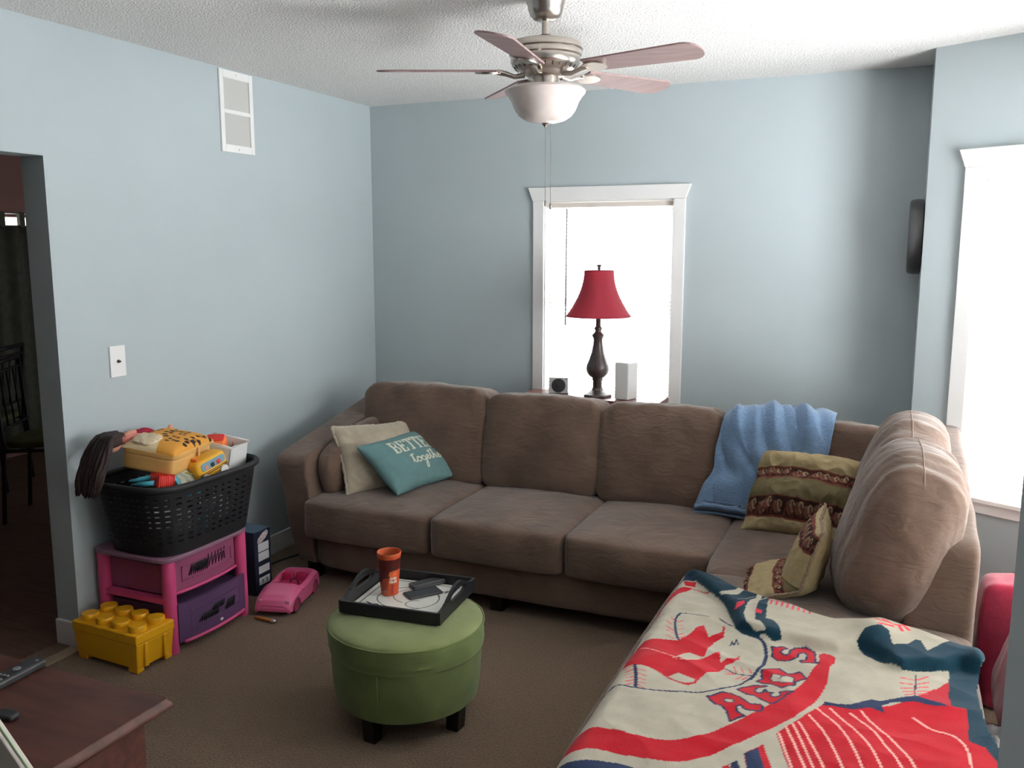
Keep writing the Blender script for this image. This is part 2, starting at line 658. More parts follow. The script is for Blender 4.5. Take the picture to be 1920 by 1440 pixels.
def cushion(name, w, d, h, M, p=5.0, puff=0.02, wr=0.006, wdir=(1, 1, 1), n=26, seed=0.0, fn2=None, fine=1.0, topk=1.0):
    """soft upholstered block; wdir stretches the wrinkle noise"""
    wd = Vector(wdir)

    def f(u, q):
        e = Vector((u.x / w * 1, u.y / d, u.z / h))
        k = puff * (1 - u.x * u.x) * (1 - u.y * u.y) if abs(u.z) > 0.7 else 0.0
        q = q + Vector((0, 0, k * (topk if u.z > 0 else 0.3)))
        k = puff * max(0, (1 - u.x * u.x)) * max(0, (1 - u.z * u.z))
        q = q + Vector((0, math.copysign(k, u.y) * abs(u.y), 0))
        k = 0.5 * puff * max(0, (1 - u.y * u.y)) * max(0, (1 - u.z * u.z))
        q = q + Vector((math.copysign(k, u.x) * abs(u.x), 0, 0))
        s = Vector((q.x * wd.x, q.y * wd.y, q.z * wd.z))
        a = 1 - abs(noise.noise(s * 9 * fine + Vector((seed, seed * 2, 0)))) * 2
        b = noise.noise(s * 4 + Vector((seed, 3, seed)))
        c = 1 - abs(noise.noise(s * 22 * fine + Vector((seed, seed * 2, 4)))) * 2
        nn = q.normalized()
        q = q + nn * (wr * (0.6 * a + 0.9 * b + 0.35 * c))
        if fn2:
            q = fn2(u, q)
        return q
    return obj(name, MB().rbox(w, d, h, p, n, f, M), M_suede, sofa, smooth=True, world=True)


T = Matrix.Translation
R_ = Matrix.Rotation


def rot(ax, deg):
    return Matrix.Rotation(math.radians(deg), 4, ax)


# carcass
obj('base', MB().rbox(2.84, 0.90, 0.20, 14, 12, None, T((1.83, -0.86, 0.17))), M_suede, sofa, smooth=True, world=True)
obj('chaise_base', MB().rbox(0.86, 1.72, 0.19, 14, 12, None, T((2.795, -2.16, 0.165))), M_suede, sofa, smooth=True, world=True)
bf = MB().rbox(2.9, 0.14, 0.62, 8, 16, None, T((1.79, -0.40, 0.44)))
obj('back_frame', bf, M_suede, sofa, smooth=True, world=True)
for x, y in ((0.40, -1.22), (1.40, -1.24), (0.40, -0.5), (2.46, -2.9), (3.12, -2.9), (3.12, -0.55), (1.5, -0.5)):
    obj('leg', MB().box(x - .03, x + .03, y - .03, y + .03, 0, 0.085), M_leg, sofa, world=True, bevel=0.004)


# flared arm with a top that rises to the back
def arm(name, x0, x1, flare, yf, yb, zf, zb, base=0.07, pw=17):
    b = MB()

    def f(u, q):
        t = (u.y + 1) / 2
        zt = zf + (zb - zf) * t
        h = (u.z + 1) / 2
        z = base + (zt - base) * h
        x = x0 + (x1 - x0) * (u.x + 1) / 2 + flare * (1 - h) * (0.675 - 0.325 * u.x)
        y = yf + (yb - yf) * t
        k = 0.006 * nz((x * 6, y * 6, z * 6), 1, 3)
        return Vector((x + k, y + k, z + k))
    b.rbox(2, 2, 2, pw, 20, f)
    return obj(name, b, M_suede, sofa, smooth=True, world=True)


arm('arm', 0.215, 0.405, 0.12, -1.285, -0.36, 0.605, 0.80)
# outer panel of the right section, its top falls to the front
arm('side_panel', 3.03, 3.245, 0.0, -1.80, -0.36, 0.715, 0.86, pw=18)

# seat cushions
for i, (x0, x1) in enumerate(((0.415, 1.095), (1.10, 1.735), (1.74, 2.345))):
    cushion('seat_cushion', x1 - x0, 0.78, 0.185, T(((x0 + x1) / 2, -0.965, 0.325)), p=14, puff=0.022, wr=0.005, seed=i * 3.1 + 1)
cushion('seat_cushion', 0.68, 0.94, 0.185, T((2.69, -1.045, 0.325)), p=9, puff=0.02, wr=0.005, seed=14.0)
cushion('chaise_cushion', 0.94, 1.53, 0.19, T((2.765, -2.28, 0.340)), p=9, puff=0.008, wr=0.002, seed=18.0)

# back cushions of the long side
bx = [(0.385, 1.085, 0.885, 1.0), (1.09, 1.695, 0.868, 0.985), (1.70, 2.275, 0.862, 0.98), (2.275, 2.99, 0.84, 0.95)]


def tuck(amount, sd):
    def f(u, q):
        # gathered pleats under the top edge, corners pulled in
        if u.z > 0.2:
            g = math.sin(u.x * 17 + 2 * nz((u.x * 3, 0, sd), 1)) * 0.5 + nz((u.x * 9, u.z * 2, sd), 1, sd)
            q = q + Vector((0, -1 if u.y < 0 else 1, 0)) * (amount * g * (u.z - 0.2))
        k = max(0, abs(u.x) - 0.8) * max(0, u.z - 0.7)
        q = q - Vector((math.copysign(0.15 * k, u.x), 0, 0.3 * k))
        return q
    return f


for i, (x0, x1, zt, s) in enumerate(bx):
    h = zt - 0.395
    M = T(((x0 + x1) / 2, -0.625, 0.395 + h / 2)) @ rot('X', -9)
    cushion('back_cushion', x1 - x0 + .01, 0.25, h, M, p=10, topk=0.3, puff=0.030, wr=0.010, wdir=(1.2, 1, .7), n=30, seed=i * 5.3 + 20, fn2=tuck(0.013 if i == 2 else 0.009, i + 1))
# small cushion against the inside of the arm
cushion('arm_cushion', 0.12, 0.60, 0.27, T((0.462, -0.90, 0.545)) @ rot('X', 10) @ rot('Y', -8), p=4, puff=0.02, wr=0.006, seed=44, n=22)


# big slumped back cushions of the right side
def slump(amount, sd, fr):
    def f(u, q):
        g = 1 - abs(nz((q.y * 9, q.z * 2.0 + q.x * 1.2, sd), 1, sd)) * 2.2
        g2 = 1 - abs(nz((q.y * 21, q.z * 3.0 + q.x * 2, sd + 3), 1, sd)) * 2.2
        nn = Vector((q.x, 0.2 * q.y, q.z)).normalized()
        q = q + nn * amount * (g + 0.5 * g2) * (0.35 + 0.65 * max(0, u.z))
        return q
    return f


def side_cushion(yc, ln, zc, tilt, sd, w=0.27, h=0.52, yaw=0):
    M = T((3.005, yc, zc)) @ rot('Z', yaw) @ rot('Y', tilt)
    return cushion('back_cushion', w, ln, h, M, p=3.4, puff=0.03, wr=0.006, n=44, seed=sd, fn2=slump(0.010, sd, 1), wdir=(.7, 1.6, .7))


side_cushion(-1.03, 0.66, 0.655, 14, 71.0, h=0.56)
nc = side_cushion(-1.535, 0.56, 0.655, 18, 63.0, w=0.30, h=0.54, yaw=3)
# stitched seam along the crown of the side cushions
from mathutils.bvhtree import BVHTree


def tree(names):
    tv, tf = [], []
    for c in sofa.children:
        if c.name.split('.')[0] in names:
            o_ = len(tv)
            tv += [sofa.matrix_world @ p.co for p in c.data.vertices]
            tf += [tuple(i + o_ for i in p.vertices) for p in c.data.polygons]
    return BVHTree.FromPolygons([Vector(p) for p in tv], tf)


BVc = tree(('back_cushion',))
for ya, yb, xa, xb, dx_ in ((-0.74, -1.34, 3.035, 3.045, 0.0), (-1.30, -1.78, 3.055, 3.075, 0.0)):
    P = []
    for k in range(40):
        t = k / 39
        h = BVc.ray_cast(Vector((xa + (xb - xa) * t, ya + (yb - ya) * t, 1.4)), Vector((0, 0, -1)), 1.0)
        if h[0] is not None and h[0].z > 0.78:
            P.append(h[0] + Vector((0, 0, 0.0004)))
    if len(P) > 4:
        obj('crown_seam', MB().tube(P, 0.0016, 6), M_thread, sofa, smooth=True, world=True)
# ------------------------------------------------------------------ ceiling fan
M_nickel = mat('brushed_nickel', (0.50, 0.455, 0.41, 1), rough=0.28, metal=1.0, var=0.06, vscale=30, stretch=(1, 1, 14))
M_nickel_d = mat('dark_nickel', (0.10, 0.085, 0.078, 1), rough=0.35, metal=0.9)
M_blade = mat('rosewood_blade', (0.27, 0.185, 0.18, 1), rough=0.45, var=0.18, vscale=9, stretch=(1, 9, 1))
M_bowl = mat('alabaster_glass', (0.64, 0.565, 0.53, 1), rough=0.3, var=0.07, vscale=11, coat=0.3)
FX, FY = 1.817, -1.765
fan = thing('ceiling_fan', 'nickel ceiling fan with five rosewood blades and a frosted bowl light', 'ceiling fan', (FX, FY, 2.03))
fo = 2.03


def fl(name, prof, m, parent=fan, n=64, angle=35):
    return obj(name, MB().lathe([(r, z - fo) for r, z in prof], n), m, parent, angle=angle)


fl('canopy', [(0.066, 2.44), (0.066, 2.418), (0.062, 2.412), (0.060, 2.398), (0.052, 2.378), (0.040, 2.366), (0.022, 2.362)], M_nickel)
fl('downrod', [(0.013, 2.37), (0.013, 2.308)], M_nickel, n=24)
fl('rod_collar', [(0.02, 2.316), (0.022, 2.300), (0.02, 2.290)], M_nickel_d, n=24)
mh = fl('motor_housing', [(0.03, 2.296), (0.104, 2.294), (0.122, 2.288), (0.127, 2.279), (0.127, 2.268), (0.121, 2.264), (0.123, 2.258), (0.123, 2.248),
                          (0.118, 2.243), (0.119, 2.228), (0.113, 2.215), (0.094, 2.203), (0.080, 2.199), (0.074, 2.194), (0.070, 2.186), (0.060, 2.180), (0.03, 2.178)], M_nickel)
sm = MB()
for k in range(26):
    a = 2 * PI * k / 26
    M = Matrix.Rotation(a, 4, 'Z') @ Matrix.Translation((0.1045, 0, 2.2085 - fo)) @ Matrix.Rotation(math.radians(36), 4, 'Y')
    sm.box(-0.0008, 0.0016, -0.0022, 0.0022, -0.008, 0.008, M)
obj('vent_slots', sm, M_nickel_d, mh)
fl('light_neck', [(0.044, 2.186), (0.044, 2.150), (0.040, 2.146)], M_nickel, n=40)
fl('screw', [(0.004, 2.17)] * 2, M_nickel_d, n=8) if False else None
bowl = []
for r, z in [(0.134, 2.138), (0.139, 2.132), (0.137, 2.126), (0.126, 2.113), (0.116, 2.098), (0.110, 2.082), (0.103, 2.067), (0.090, 2.050), (0.070, 2.037), (0.045, 2.030), (0.016, 2.027)]:
    bowl.append((r, z))
bowl_in = [(max(0.01, r - 0.004), z + 0.003) for r, z in bowl[::-1]]
fl('glass_bowl', bowl + bowl_in, M_bowl, n=72)
fl('bowl_finial', [(0.010, 2.032), (0.012, 2.026), (0.007, 2.020), (0.004, 2.014)], M_nickel, n=20)
TH0 = YAW + math.radians(36)
for k in range(5):
    a = TH0 + 2 * PI * k / 5
    M = Matrix.Rotation(a, 4, 'Z')
    br = MB()
    br.tube([M @ Vector((0.070, 0, 2.186 - fo)), M @ Vector((0.105, 0, 2.180 - fo)), M @ Vector((0.135, 0, 2.190 - fo)), M @ Vector((0.165, 0, 2.196 - fo))], [0.010, 0.008, 0.009, 0.010], 10)
    Mt = M @ Matrix.Translation((0, 0, 2.200 - fo)) @ Matrix.Rotation(math.radians(-12), 4, 'X')
    pl = [(0.150 + 0.075 * (0.5 - 0.5 * math.cos(2 * PI * t / 20 / 2 * 2)) * 0 + 0.045 * math.cos(2 * PI * t / 20) + 0.045, 0.034 * math.sin(2 * PI * t / 20)) for t in range(20)]
    br.prism(pl, -0.010, -0.004, Mt)
    obj('blade_iron', br, M_nickel, fan, angle=40)
    bl_ = []
    L0, L1 = 0.165, 0.575
    for t in range(11):
        s = t / 10
        bl_.append((L0 + (L1 - L0 - 0.05) * s, -(0.046 + 0.016 * s)))
    for t in range(1, 10):
        q = -PI / 2 + PI * t / 10
        bl_.append((L1 - 0.05 + 0.05 * math.cos(q), 0.062 * math.sin(q)))
    for t in range(11):
        s = 1 - t / 10
        bl_.append((L0 + (L1 - L0 - 0.05) * s, (0.046 + 0.016 * s)))
    obj('blade', MB().prism(bl_, -0.003, 0.003, Mt), M_blade, fan, bevel=0.0015)


M_chain = mat('chain_metal', (0.22, 0.20, 0.18, 1), rough=0.4, metal=0.7)


def chain(x, y, z0, z1, nm):
    c = MB()
    z = z0
    while z > z1:
        c.lathe([(0.0004, 0.0016), (0.0014, 0.0008), (0.0014, -0.0008), (0.0004, -0.0016)], 6, T((x, y, z)))
        z -= 0.0042
    c.tube([(x, y, z0), (x, y, z1)], 0.0006, 5)
    c.lathe([(0.001, 0.012), (0.0035, 0.008), (0.0035, -0.006), (0.0018, -0.01)], 10, T((x, y, z1 - 0.008)))
    obj(nm, c, M_chain, fan, smooth=True)


cr = Vector((math.cos(YAW), math.sin(YAW), 0))
chain(cr.x * 0.002, cr.y * 0.002, 2.016 - fo, 1.765 - fo, 'pull_chain')
chain(cr.x * 0.020, cr.y * 0.020, 2.030 - fo, 1.755 - fo, 'pull_chain')

# ------------------------------------------------------------------ things on the left wall
M_louver = mat('vent_louver', (0.68, 0.68, 0.65, 1), rough=0.6)
v0 = at(407, 126, x=0)
v1 = at(476, 294, x=0)
vy0, vy1, vz0, vz1 = v0.y, v1.y, v1.z + 0.005, min(v0.z, 2.432)
gr = thing('air_return_grille', 'white two panel air return grille high on the left wall', 'vent', (0, (vy0 + vy1) / 2, vz0))
g = MB()
bw = 0.026
zm = (vz0 + vz1) / 2
g.box(0, 0.010, vy0, vy0 + bw, vz0, vz1).box(0, 0.010, vy1 - bw, vy1, vz0, vz1)
g.box(0, 0.010, vy0 + bw, vy1 - bw, vz0, vz0 + .036).box(0, 0.010, vy0 + bw, vy1 - bw, vz1 - .036, vz1).box(0, 0.010, vy0 + bw, vy1 - bw, zm - .009, zm + .009)
obj('grille_frame', g, M_trim, gr, world=True, bevel=0.002)
for a, b in ((vz0 + .036, zm - .009), (zm + .009, vz1 - .036)):
    lv = MB()
    lv.box(0.0005, 0.0015, vy0 + bw, vy1 - bw, a, b)
    y = vy0 + bw + 0.004
    while y < vy1 - bw - 0.004:
        lv.box(-0.0045, 0.0045, -0.0008, 0.0008, a, b, T((0.006, y, 0)) @ rot('Z', 40))
        y += 0.0072
    obj('louver_panel', lv, M_louver, gr, world=True)
for zz in (vz0 + .016, vz1 - .016):
    obj('screw', MB().lathe([(0.004, 0.0), (0.004, 0.002), (0.002, 0.003)], 12, T((0.010, (vy0 + vy1) / 2, zz)) @ rot('Y', 90)), M_louver, gr, world=True)

s0 = at(203, 650, x=0)
s1 = at(236, 704, x=0)
sw = thing('wall_plate', 'white wall plate with a cable jack beside the doorway', 'wall plate', (0, (s0.y + s1.y) / 2, (s0.z + s1.z) / 2))
obj('plate', MB().box(0, 0.006, s0.y - sw.location.y, s1.y - sw.location.y, s1.z - sw.location.z, s0.z - sw.location.z), M_trim, sw, bevel=0.003)
obj('cable_jack', MB().lathe([(0.0075, 0.0), (0.0075, 0.004), (0.0045, 0.004), (0.0045, 0.013), (0.001, 0.013)], 6, T((0.006, 0, 0.0)) @ rot('Y', 90)), M_nickel_d, sw)

# ------------------------------------------------------------------ round clock on the short right wall, seen edge on
M_blk = mat('black_plastic', (0.022, 0.022, 0.024, 1), rough=0.45)
M_blk2 = mat('charcoal_plastic', (0.06, 0.06, 0.063, 1), rough=0.4)
ck = thing('wall_clock', 'dark grey round wall clock hung high beside the bay, seen from the edge', 'clock', M=T((3.05, -0.19, 1.655)) @ rot('Y', -90))
obj('case', MB().lathe([(0.150, 0.001), (0.168, 0.004), (0.170, 0.030), (0.166, 0.052), (0.158, 0.060), (0.150, 0.060), (0.146, 0.050)], 64), M_blk2, ck, angle=35)
obj('dial', MB().lathe([(0.144, 0.0495), (0.144, 0.0515)], 64), mat('clock_dial', (0.55, 0.54, 0.5, 1), rough=0.5), ck, angle=35)

# ------------------------------------------------------------------ table behind the sofa with its lamp
M_cherry = mat('cherry_wood', (0.16, 0.045, 0.035, 1), rough=0.32, var=0.25, vscale=7, stretch=(1, 7, 7), coat=0.25)
TZ = 0.812
tb = thing('console_table', 'narrow cherry wood console table behind the sofa under the window', 'table', (1.47, -0.165, 0))
obj('tabletop', MB().box(1.085, 1.868, -0.29, -0.055, TZ - 0.028, TZ), M_cherry, tb, world=True, bevel=0.006)
obj('apron', MB().box(1.125, 1.83, -0.262, -0.08, TZ - 0.10, TZ - 0.028), M_cherry, tb, world=True, bevel=0.002)
for x in (1.115, 1.805):
    for y in (-0.268, -0.108):
        obj('leg', MB().box(x, x + .034, y, y + .034, 0, TZ - 0.028), M_cherry, tb, world=True, bevel=0.003)

M_bronze = mat('dark_bronze', (0.050, 0.035, 0.032, 1), rough=0.35, var=0.25, vscale=14, coat=0.2)
M_shade = mat('red_lamp_shade', (0.42, 0.05, 0.08, 1), rough=0.85, var=0.08, vscale=90, sheen=0.2)
nt = M_shade.node_tree
_t = nt.nodes.new('ShaderNodeBsdfTranslucent')
_t.inputs['Color'].default_value = (0.60, 0.09, 0.13, 1)
_m = nt.nodes.new('ShaderNodeMixShader')
_m.inputs[0].default_value = 0.5
nt.links.new(nt.nodes['Principled BSDF'].outputs[0], _m.inputs[1])
nt.links.new(_t.outputs[0], _m.inputs[2])
nt.links.new(_m.outputs[0], nt.nodes['Material Output'].inputs['Surface'])
lp = thing('table_lamp', 'dark bronze table lamp with a red bell shade in front of the window', 'lamp', (1.503, -0.17, TZ))
obj('lamp_base', MB().lathe([(0.078, 0), (0.080, 0.008), (0.076, 0.014), (0.056, 0.022), (0.034, 0.036), (0.030, 0.046)], 8), M_bronze, lp, angle=30)
obj('lamp_stem', MB().lathe([(0.026, 0.040), (0.025, 0.085), (0.030, 0.092), (0.028, 0.100), (0.042, 0.110), (0.058, 0.128), (0.063, 0.148), (0.060, 0.170), (0.048, 0.200), (0.034, 0.240), (0.026, 0.285),
                             (0.024, 0.310), (0.030, 0.322), (0.034, 0.330), (0.030, 0.338), (0.020, 0.345), (0.016, 0.356), (0.021, 0.366), (0.019, 0.374), (0.013, 0.380), (0.012, 0.470)], 40), M_bronze, lp, angle=50)


def bell(u, v):
    s = v
    r = 0.078 + 0.094 * (s ** 1.9)
    a = 2 * PI * u
    r *= 1 - 0.018 * (1 - abs(math.cos(4 * a))) * 1.0
    return (r * math.cos(a), r * math.sin(a), 0.672 - 0.238 * s)


ls = obj('lamp_shade', MB().grid(bell, 96, 28, closed_u=True), M_shade, lp, smooth=True, solid=0.003)
for v in (0.0, 1.0):
    obj('shade_trim', MB().tube([bell(i / 96, v) for i in range(96)], 0.0032, 8, closed=True), mat('red_piping', (0.30, 0.02, 0.045, 1), rough=0.8), ls, smooth=True)
obj('harp', MB().tube([(0.0, 0.0, 0.47), (0.045, 0, 0.50), (0.055, 0, 0.56), (0.04, 0, 0.64), (0, 0, 0.675), (-0.04, 0, 0.64), (-0.055, 0, 0.56), (-0.045, 0, 0.50), (0, 0, 0.47)], 0.002, 6).tube([(-0.078, 0, 0.668), (0.078, 0, 0.668)], 0.002, 6), M_bronze, lp, smooth=True)
obj('finial', MB().lathe([(0.006, 0.670), (0.006, 0.680), (0.010, 0.684), (0.007, 0.690), (0.013, 0.704), (0.014, 0.706), (0.003, 0.707)], 20), M_bronze, lp, angle=40)

# white upright router-like box and small square speaker on the console
wb = thing('white_box_speaker', 'white upright plastic box to the right of the lamp in the window', 'speaker', (1.667, -0.185, TZ), math.radians(-14))
obj('body', MB().box(-0.042, 0.042, -0.05, 0.05, 0, 0.198), mat('white_plastic', (0.78, 0.78, 0.76, 1), rough=0.35), wb, bevel=0.008, segs=3)
bs = thing('small_speaker', 'small square silver and black speaker left of the lamp in the window', 'speaker', M=T((1.283, -0.175, TZ + 0.003)) @ rot('Z', 16) @ rot('X', -8))
obj('housing', MB().box(-0.052, 0.052, -0.03, 0.03, 0, 0.086), mat('silver_plastic', (0.42, 0.42, 0.43, 1), rough=0.35), bs, bevel=0.004)
Mx = T((0, -0.030, 0.043)) @ rot('X', 90)
obj('speaker_cone', MB().lathe([(0.037, 0.0), (0.038, 0.003), (0.034, 0.004), (0.014, 0.001), (0.010, 0.003), (0.002, 0.004)], 32, Mx), M_blk, bs, angle=40)
obj('screw', MB().lathe([(0.003, 0), (0.003, 0.002)], 10, T((0.043, -0.030, 0.077)) @ rot('X', 90)), M_blk, bs)

# ------------------------------------------------------------------ television stand in the left foreground
M_cherry2 = mat('stand_wood', (0.080, 0.028, 0.020, 1), rough=0.5, spec=0.25, var=0.35, vscale=5, stretch=(1, 6, 6), coat=0.0)
SX0, SX1, SY0, SY1, SZ = 0.42, 1.508, -3.80, -3.292, 0.60
st = thing('tv_stand', 'dark cherry wood stand in the left foreground with a moulded top edge', 'stand', ((SX0 + SX1) / 2, (SY0 + SY1) / 2, 0))
prof = [(0.000, 0.0), (0.000, -0.004), (0.006, -0.010), (0.010, -0.018), (0.008, -0.024), (-0.002, -0.030), (-0.010, -0.034)]
top = MB()
rings = [[(SX0 + 0.02, SY0 + 0.02), (SX1 - 0.02, SY0 + 0.02), (SX1 - 0.02, SY1 - 0.02), (SX0 + 0.02, SY1 - 0.02)]]
pts = []
for off, dz in [(-0.018, 0.0)] + prof:
    for x, y in ((SX0 - off, SY0 - off), (SX1 + off, SY0 - off), (SX1 + off, SY1 + off), (SX0 - off, SY1 + off)):
        pts.append((x, y, SZ + dz))
n = len(prof) + 1
fs = [(0, 1, 2, 3), tuple(range(4 * (n - 1), 4 * n))[::-1]]
for k in range(n - 1):
    for i in range(4):
        j = (i + 1) % 4
        fs.append((4 * k + j, 4 * k + i, 4 * k + 4 + i, 4 * k + 4 + j))
top.add(pts, fs)
obj('stand_top', top, M_cherry2, st, world=True, angle=50)
obj('cabinet', MB().box(SX0 + 0.03, SX1 - 0.035, SY0 + 0.03, SY1 - 0.035, 0.03, SZ - 0.033), M_cherry2, st, world=True, bevel=0.003)
obj('plinth', MB().box(SX0 + 0.02, SX1 - 0.025, SY0 + 0.02, SY1 - 0.025, 0.0, 0.05), M_cherry2, st, world=True, bevel=0.003)

# long remote on the stand
ra = at(76, 1247, z=SZ)
rb = at(-40, 1308, z=SZ)
d = (rb - ra).normalized()
Mr = Matrix(((-d.y, d.x, 0, 0), (d.x, d.y, 0, 0), (0, 0, 1, 0), (0, 0, 0, 1)))
Mr = Matrix(((d.y, d.x, 0, ra.x), (-d.x, d.y, 0, ra.y), (0, 0, 1, SZ), (0, 0, 0, 1)))
rm = thing('remote_control', 'long black remote control lying on the cherry stand at far left', 'remote', M=Mr)
obj('case', MB().box(-0.022, 0.022, 0.0, 0.20, 0.001, 0.021), M_blk, rm, bevel=0.006, segs=3)
M_btn = mat('grey_buttons', (0.16, 0.165, 0.175, 1), rough=0.5)
for k in range(3):
    for j in range(4):
        obj('button', MB().lathe([(0.0035, 0.0), (0.0035, 0.002), (0.002, 0.0025)], 10, T((-0.011 + 0.011 * k, 0.10 + 0.018 * j, 0.021))), M_btn, rm)
obj('navigation_ring', MB().lathe([(0.009, 0.0), (0.009, 0.002), (0.004, 0.0025)], 20, T((0, 0.065, 0.021))), M_btn, rm)
obj('power_button', MB().lathe([(0.004, 0.0), (0.004, 0.002), (0.002, 0.0025)], 12, T((-0.01, 0.018, 0.021))), M_btn, rm)

# pale grey panel whose corner pokes into the frame
pa = at(0, 1345, y=-3.70)
pb = at(65, 1440, y=-3.70)
e = (pb - pa).normalized()
pc = pb + e * 0.06
pd = pa - e * 0.30
lo = SZ + 0.001
gp = thing('grey_panel', 'pale grey panel with a slanted edge in the bottom left corner', 'panel', (pa.x, -3.70, SZ))
poly = [(pd.x, lo), (pc.x, lo), (pc.x, pc.z), (pd.x, pd.z)]
obj('panel_board', MB().prism(poly, 0, 0.02, Matrix(((1, 0, 0, 0), (0, 0, -1, -3.70), (0, 1, 0, 0), (0, 0, 0, 1)))), mat('grey_board', (0.62, 0.57, 0.51, 1), rough=0.6), gp, world=True, bevel=0.003)
obj('panel_edge', MB().tube([pd + Vector((0, -.01, .002)), pc + Vector((0, -.01, .002))], 0.0022, 8), mat('pale_green_edge', (0.45, 0.55, 0.36, 1), rough=0.4), gp, world=True, smooth=True)
# small dark thing beside it
dk = at(14, 1346, z=SZ)
dc = thing('black_puck', 'small black flat object on the cherry stand beside the grey panel', 'gadget', (dk.x, dk.y, SZ))
obj('puck', MB().rbox(0.05, 0.03, 0.014, 5, 8, None, T((0, 0, 0.007))), M_blk, dc, smooth=True)

# ------------------------------------------------------------------ dining room furniture beyond the doorway
M_curt = mat('dark_curtain', (0.11, 0.11, 0.08, 1), rough=0.95, var=0.15, vscale=20)
cu = thing('tab_top_curtain', 'dark tab top curtain over the dining room window through the doorway', 'curtain', (-3.22, -0.4, 0.05))


def drape(u, v):
    y = -1.75 + 2.5 * u
    x = -3.20 + 0.022 * math.sin(y * 42) + 0.012 * math.sin(y * 17 + 1)
    return (x, y, 1.775 - 1.72 * v)


obj('cloth', MB().grid(drape, 260, 6), M_curt, cu, world=True, smooth=True, solid=0.003)
y = -1.70
while y < 0.74:
    obj('tab_loop', MB().box(-3.222, -3.185, y - .022, y + .022, 1.76, 1.875), M_curt, cu, world=True, bevel=0.004)
    y += 0.165
ro = thing('curtain_rod', 'thin pale curtain rod above the dark dining room curtain', 'curtain rod', (-3.2, -0.4, 1.868))
obj('rod', MB().tube([(-3.2035, -2.0, 1.868), (-3.2035, 0.95, 1.868)], 0.009, 12), mat('rod_metal', (0.5, 0.48, 0.45, 1), rough=0.3, metal=0.6), ro, world=True, smooth=True)
for y in (-1.95, 0.9):
    obj('rod_bracket', MB().box(-3.28, -3.20, y - .008, y + .008, 1.86, 1.876), M_nickel_d, ro, world=True)

M_iron = mat('black_iron', (0.018, 0.018, 0.018, 1), rough=0.5)


def iron_chair(label, ox, oy, ang, pad):
    c = thing('metal_chair', label, 'chair', (ox, oy, 0), ang)
    w, dp = 0.205, 0.40
    for s in (-1, 1):
        obj('back_post', MB().tube([(s * w, -0.03, 0), (s * w, 0, 0.45), (s * w, -0.03, 0.95)], 0.013, 8), M_iron, c, smooth=True)
        obj('leg', MB().tube([(s * w, dp + .02, 0), (s * w, dp, 0.44)], 0.013, 8), M_iron, c, smooth=True)
        obj('side_rail', MB().tube([(s * w, 0, 0.435), (s * w, dp, 0.435)], 0.011, 8), M_iron, c, smooth=True)
    obj('top_rail', MB().tube([(-w, -0.03, 0.945), (w, -0.03, 0.945)], 0.014, 8).tube([(-w, -0.028, 0.89), (w, -0.028, 0.89)], 0.009, 8), M_iron, c, smooth=True)
    obj('lower_rail', MB().tube([(-w, -0.0, 0.56), (w, -0.0, 0.56)], 0.009, 8), M_iron, c, smooth=True)
    for x in (-0.1, 0, 0.1):
        obj('spindle', MB().tube([(x, -0.028, 0.89), (x, -0.004, 0.56)], 0.006, 6), M_iron, c, smooth=True)
    obj('stretcher', MB().tube([(-w, dp + .01, 0.2), (w, dp + .01, 0.2)], 0.009, 8), M_iron, c, smooth=True)
    obj('seat_pad', MB().rbox(0.43, 0.42, 0.05, 5, 10, None, T((0, dp / 2, 0.47))), pad, c, smooth=True)
    return c


M_olive = mat('olive_pad', (0.10, 0.11, 0.045, 1), rough=0.9, var=0.2, vscale=12)
iron_chair('black metal chair nearest the doorway in the dark dining room', -1.86, -1.08, math.radians(-57), M_olive)
iron_chair('black metal chair farther back in the dark dining room', -2.52, -0.62, math.radians(120), M_olive)
# ------------------------------------------------------------------ stroke lettering used on cloth
def arc(cx, cy, rx, ry, a0, a1, n=10):
    return [(cx + rx * math.cos(math.radians(a0 + (a1 - a0) * i / n)), cy + ry * math.sin(math.radians(a0 + (a1 - a0) * i / n))) for i in range(n + 1)]


# serif capitals in a unit box 0..1 wide, 0..1 high: list of (points, weight)
SERIF = {
    'B': [([(.2, 0), (.2, 1)], 1.4), ([(.05, 1), (.55, 1)] + arc(.55, .76, .25, .24, 90, -90) + [(.2, .52)], 1), ([(.55, .52)] + arc(.58, .26, .3, .26, 90, -90) + [(.05, 0)], 1)],
    'E': [([(.2, 0), (.2, 1)], 1.4), ([(.05, 1), (.85, 1), (.85, .82)], 1), ([(.05, 0), (.88, 0), (.88, .2)], 1), ([(.2, .52), (.6, .52)], 1), ([(.6, .42), (.6, .62)], 1)],
    'T': [([(.5, 0), (.5, 1)], 1.4), ([(.05, .8), (.05, 1), (.95, 1), (.95, .8)], 1), ([(.32, 0), (.68, 0)], 1)],
    'R': [([(.2, 0), (.2, 1)], 1.4), ([(.05, 1), (.55, 1)] + arc(.55, .75, .26, .25, 90, -90) + [(.2, .5)], 1), ([(.5, .5), (.8, 0), (.95, 0)], 1.3), ([(.05, 0), (.36, 0)], 1)],
}
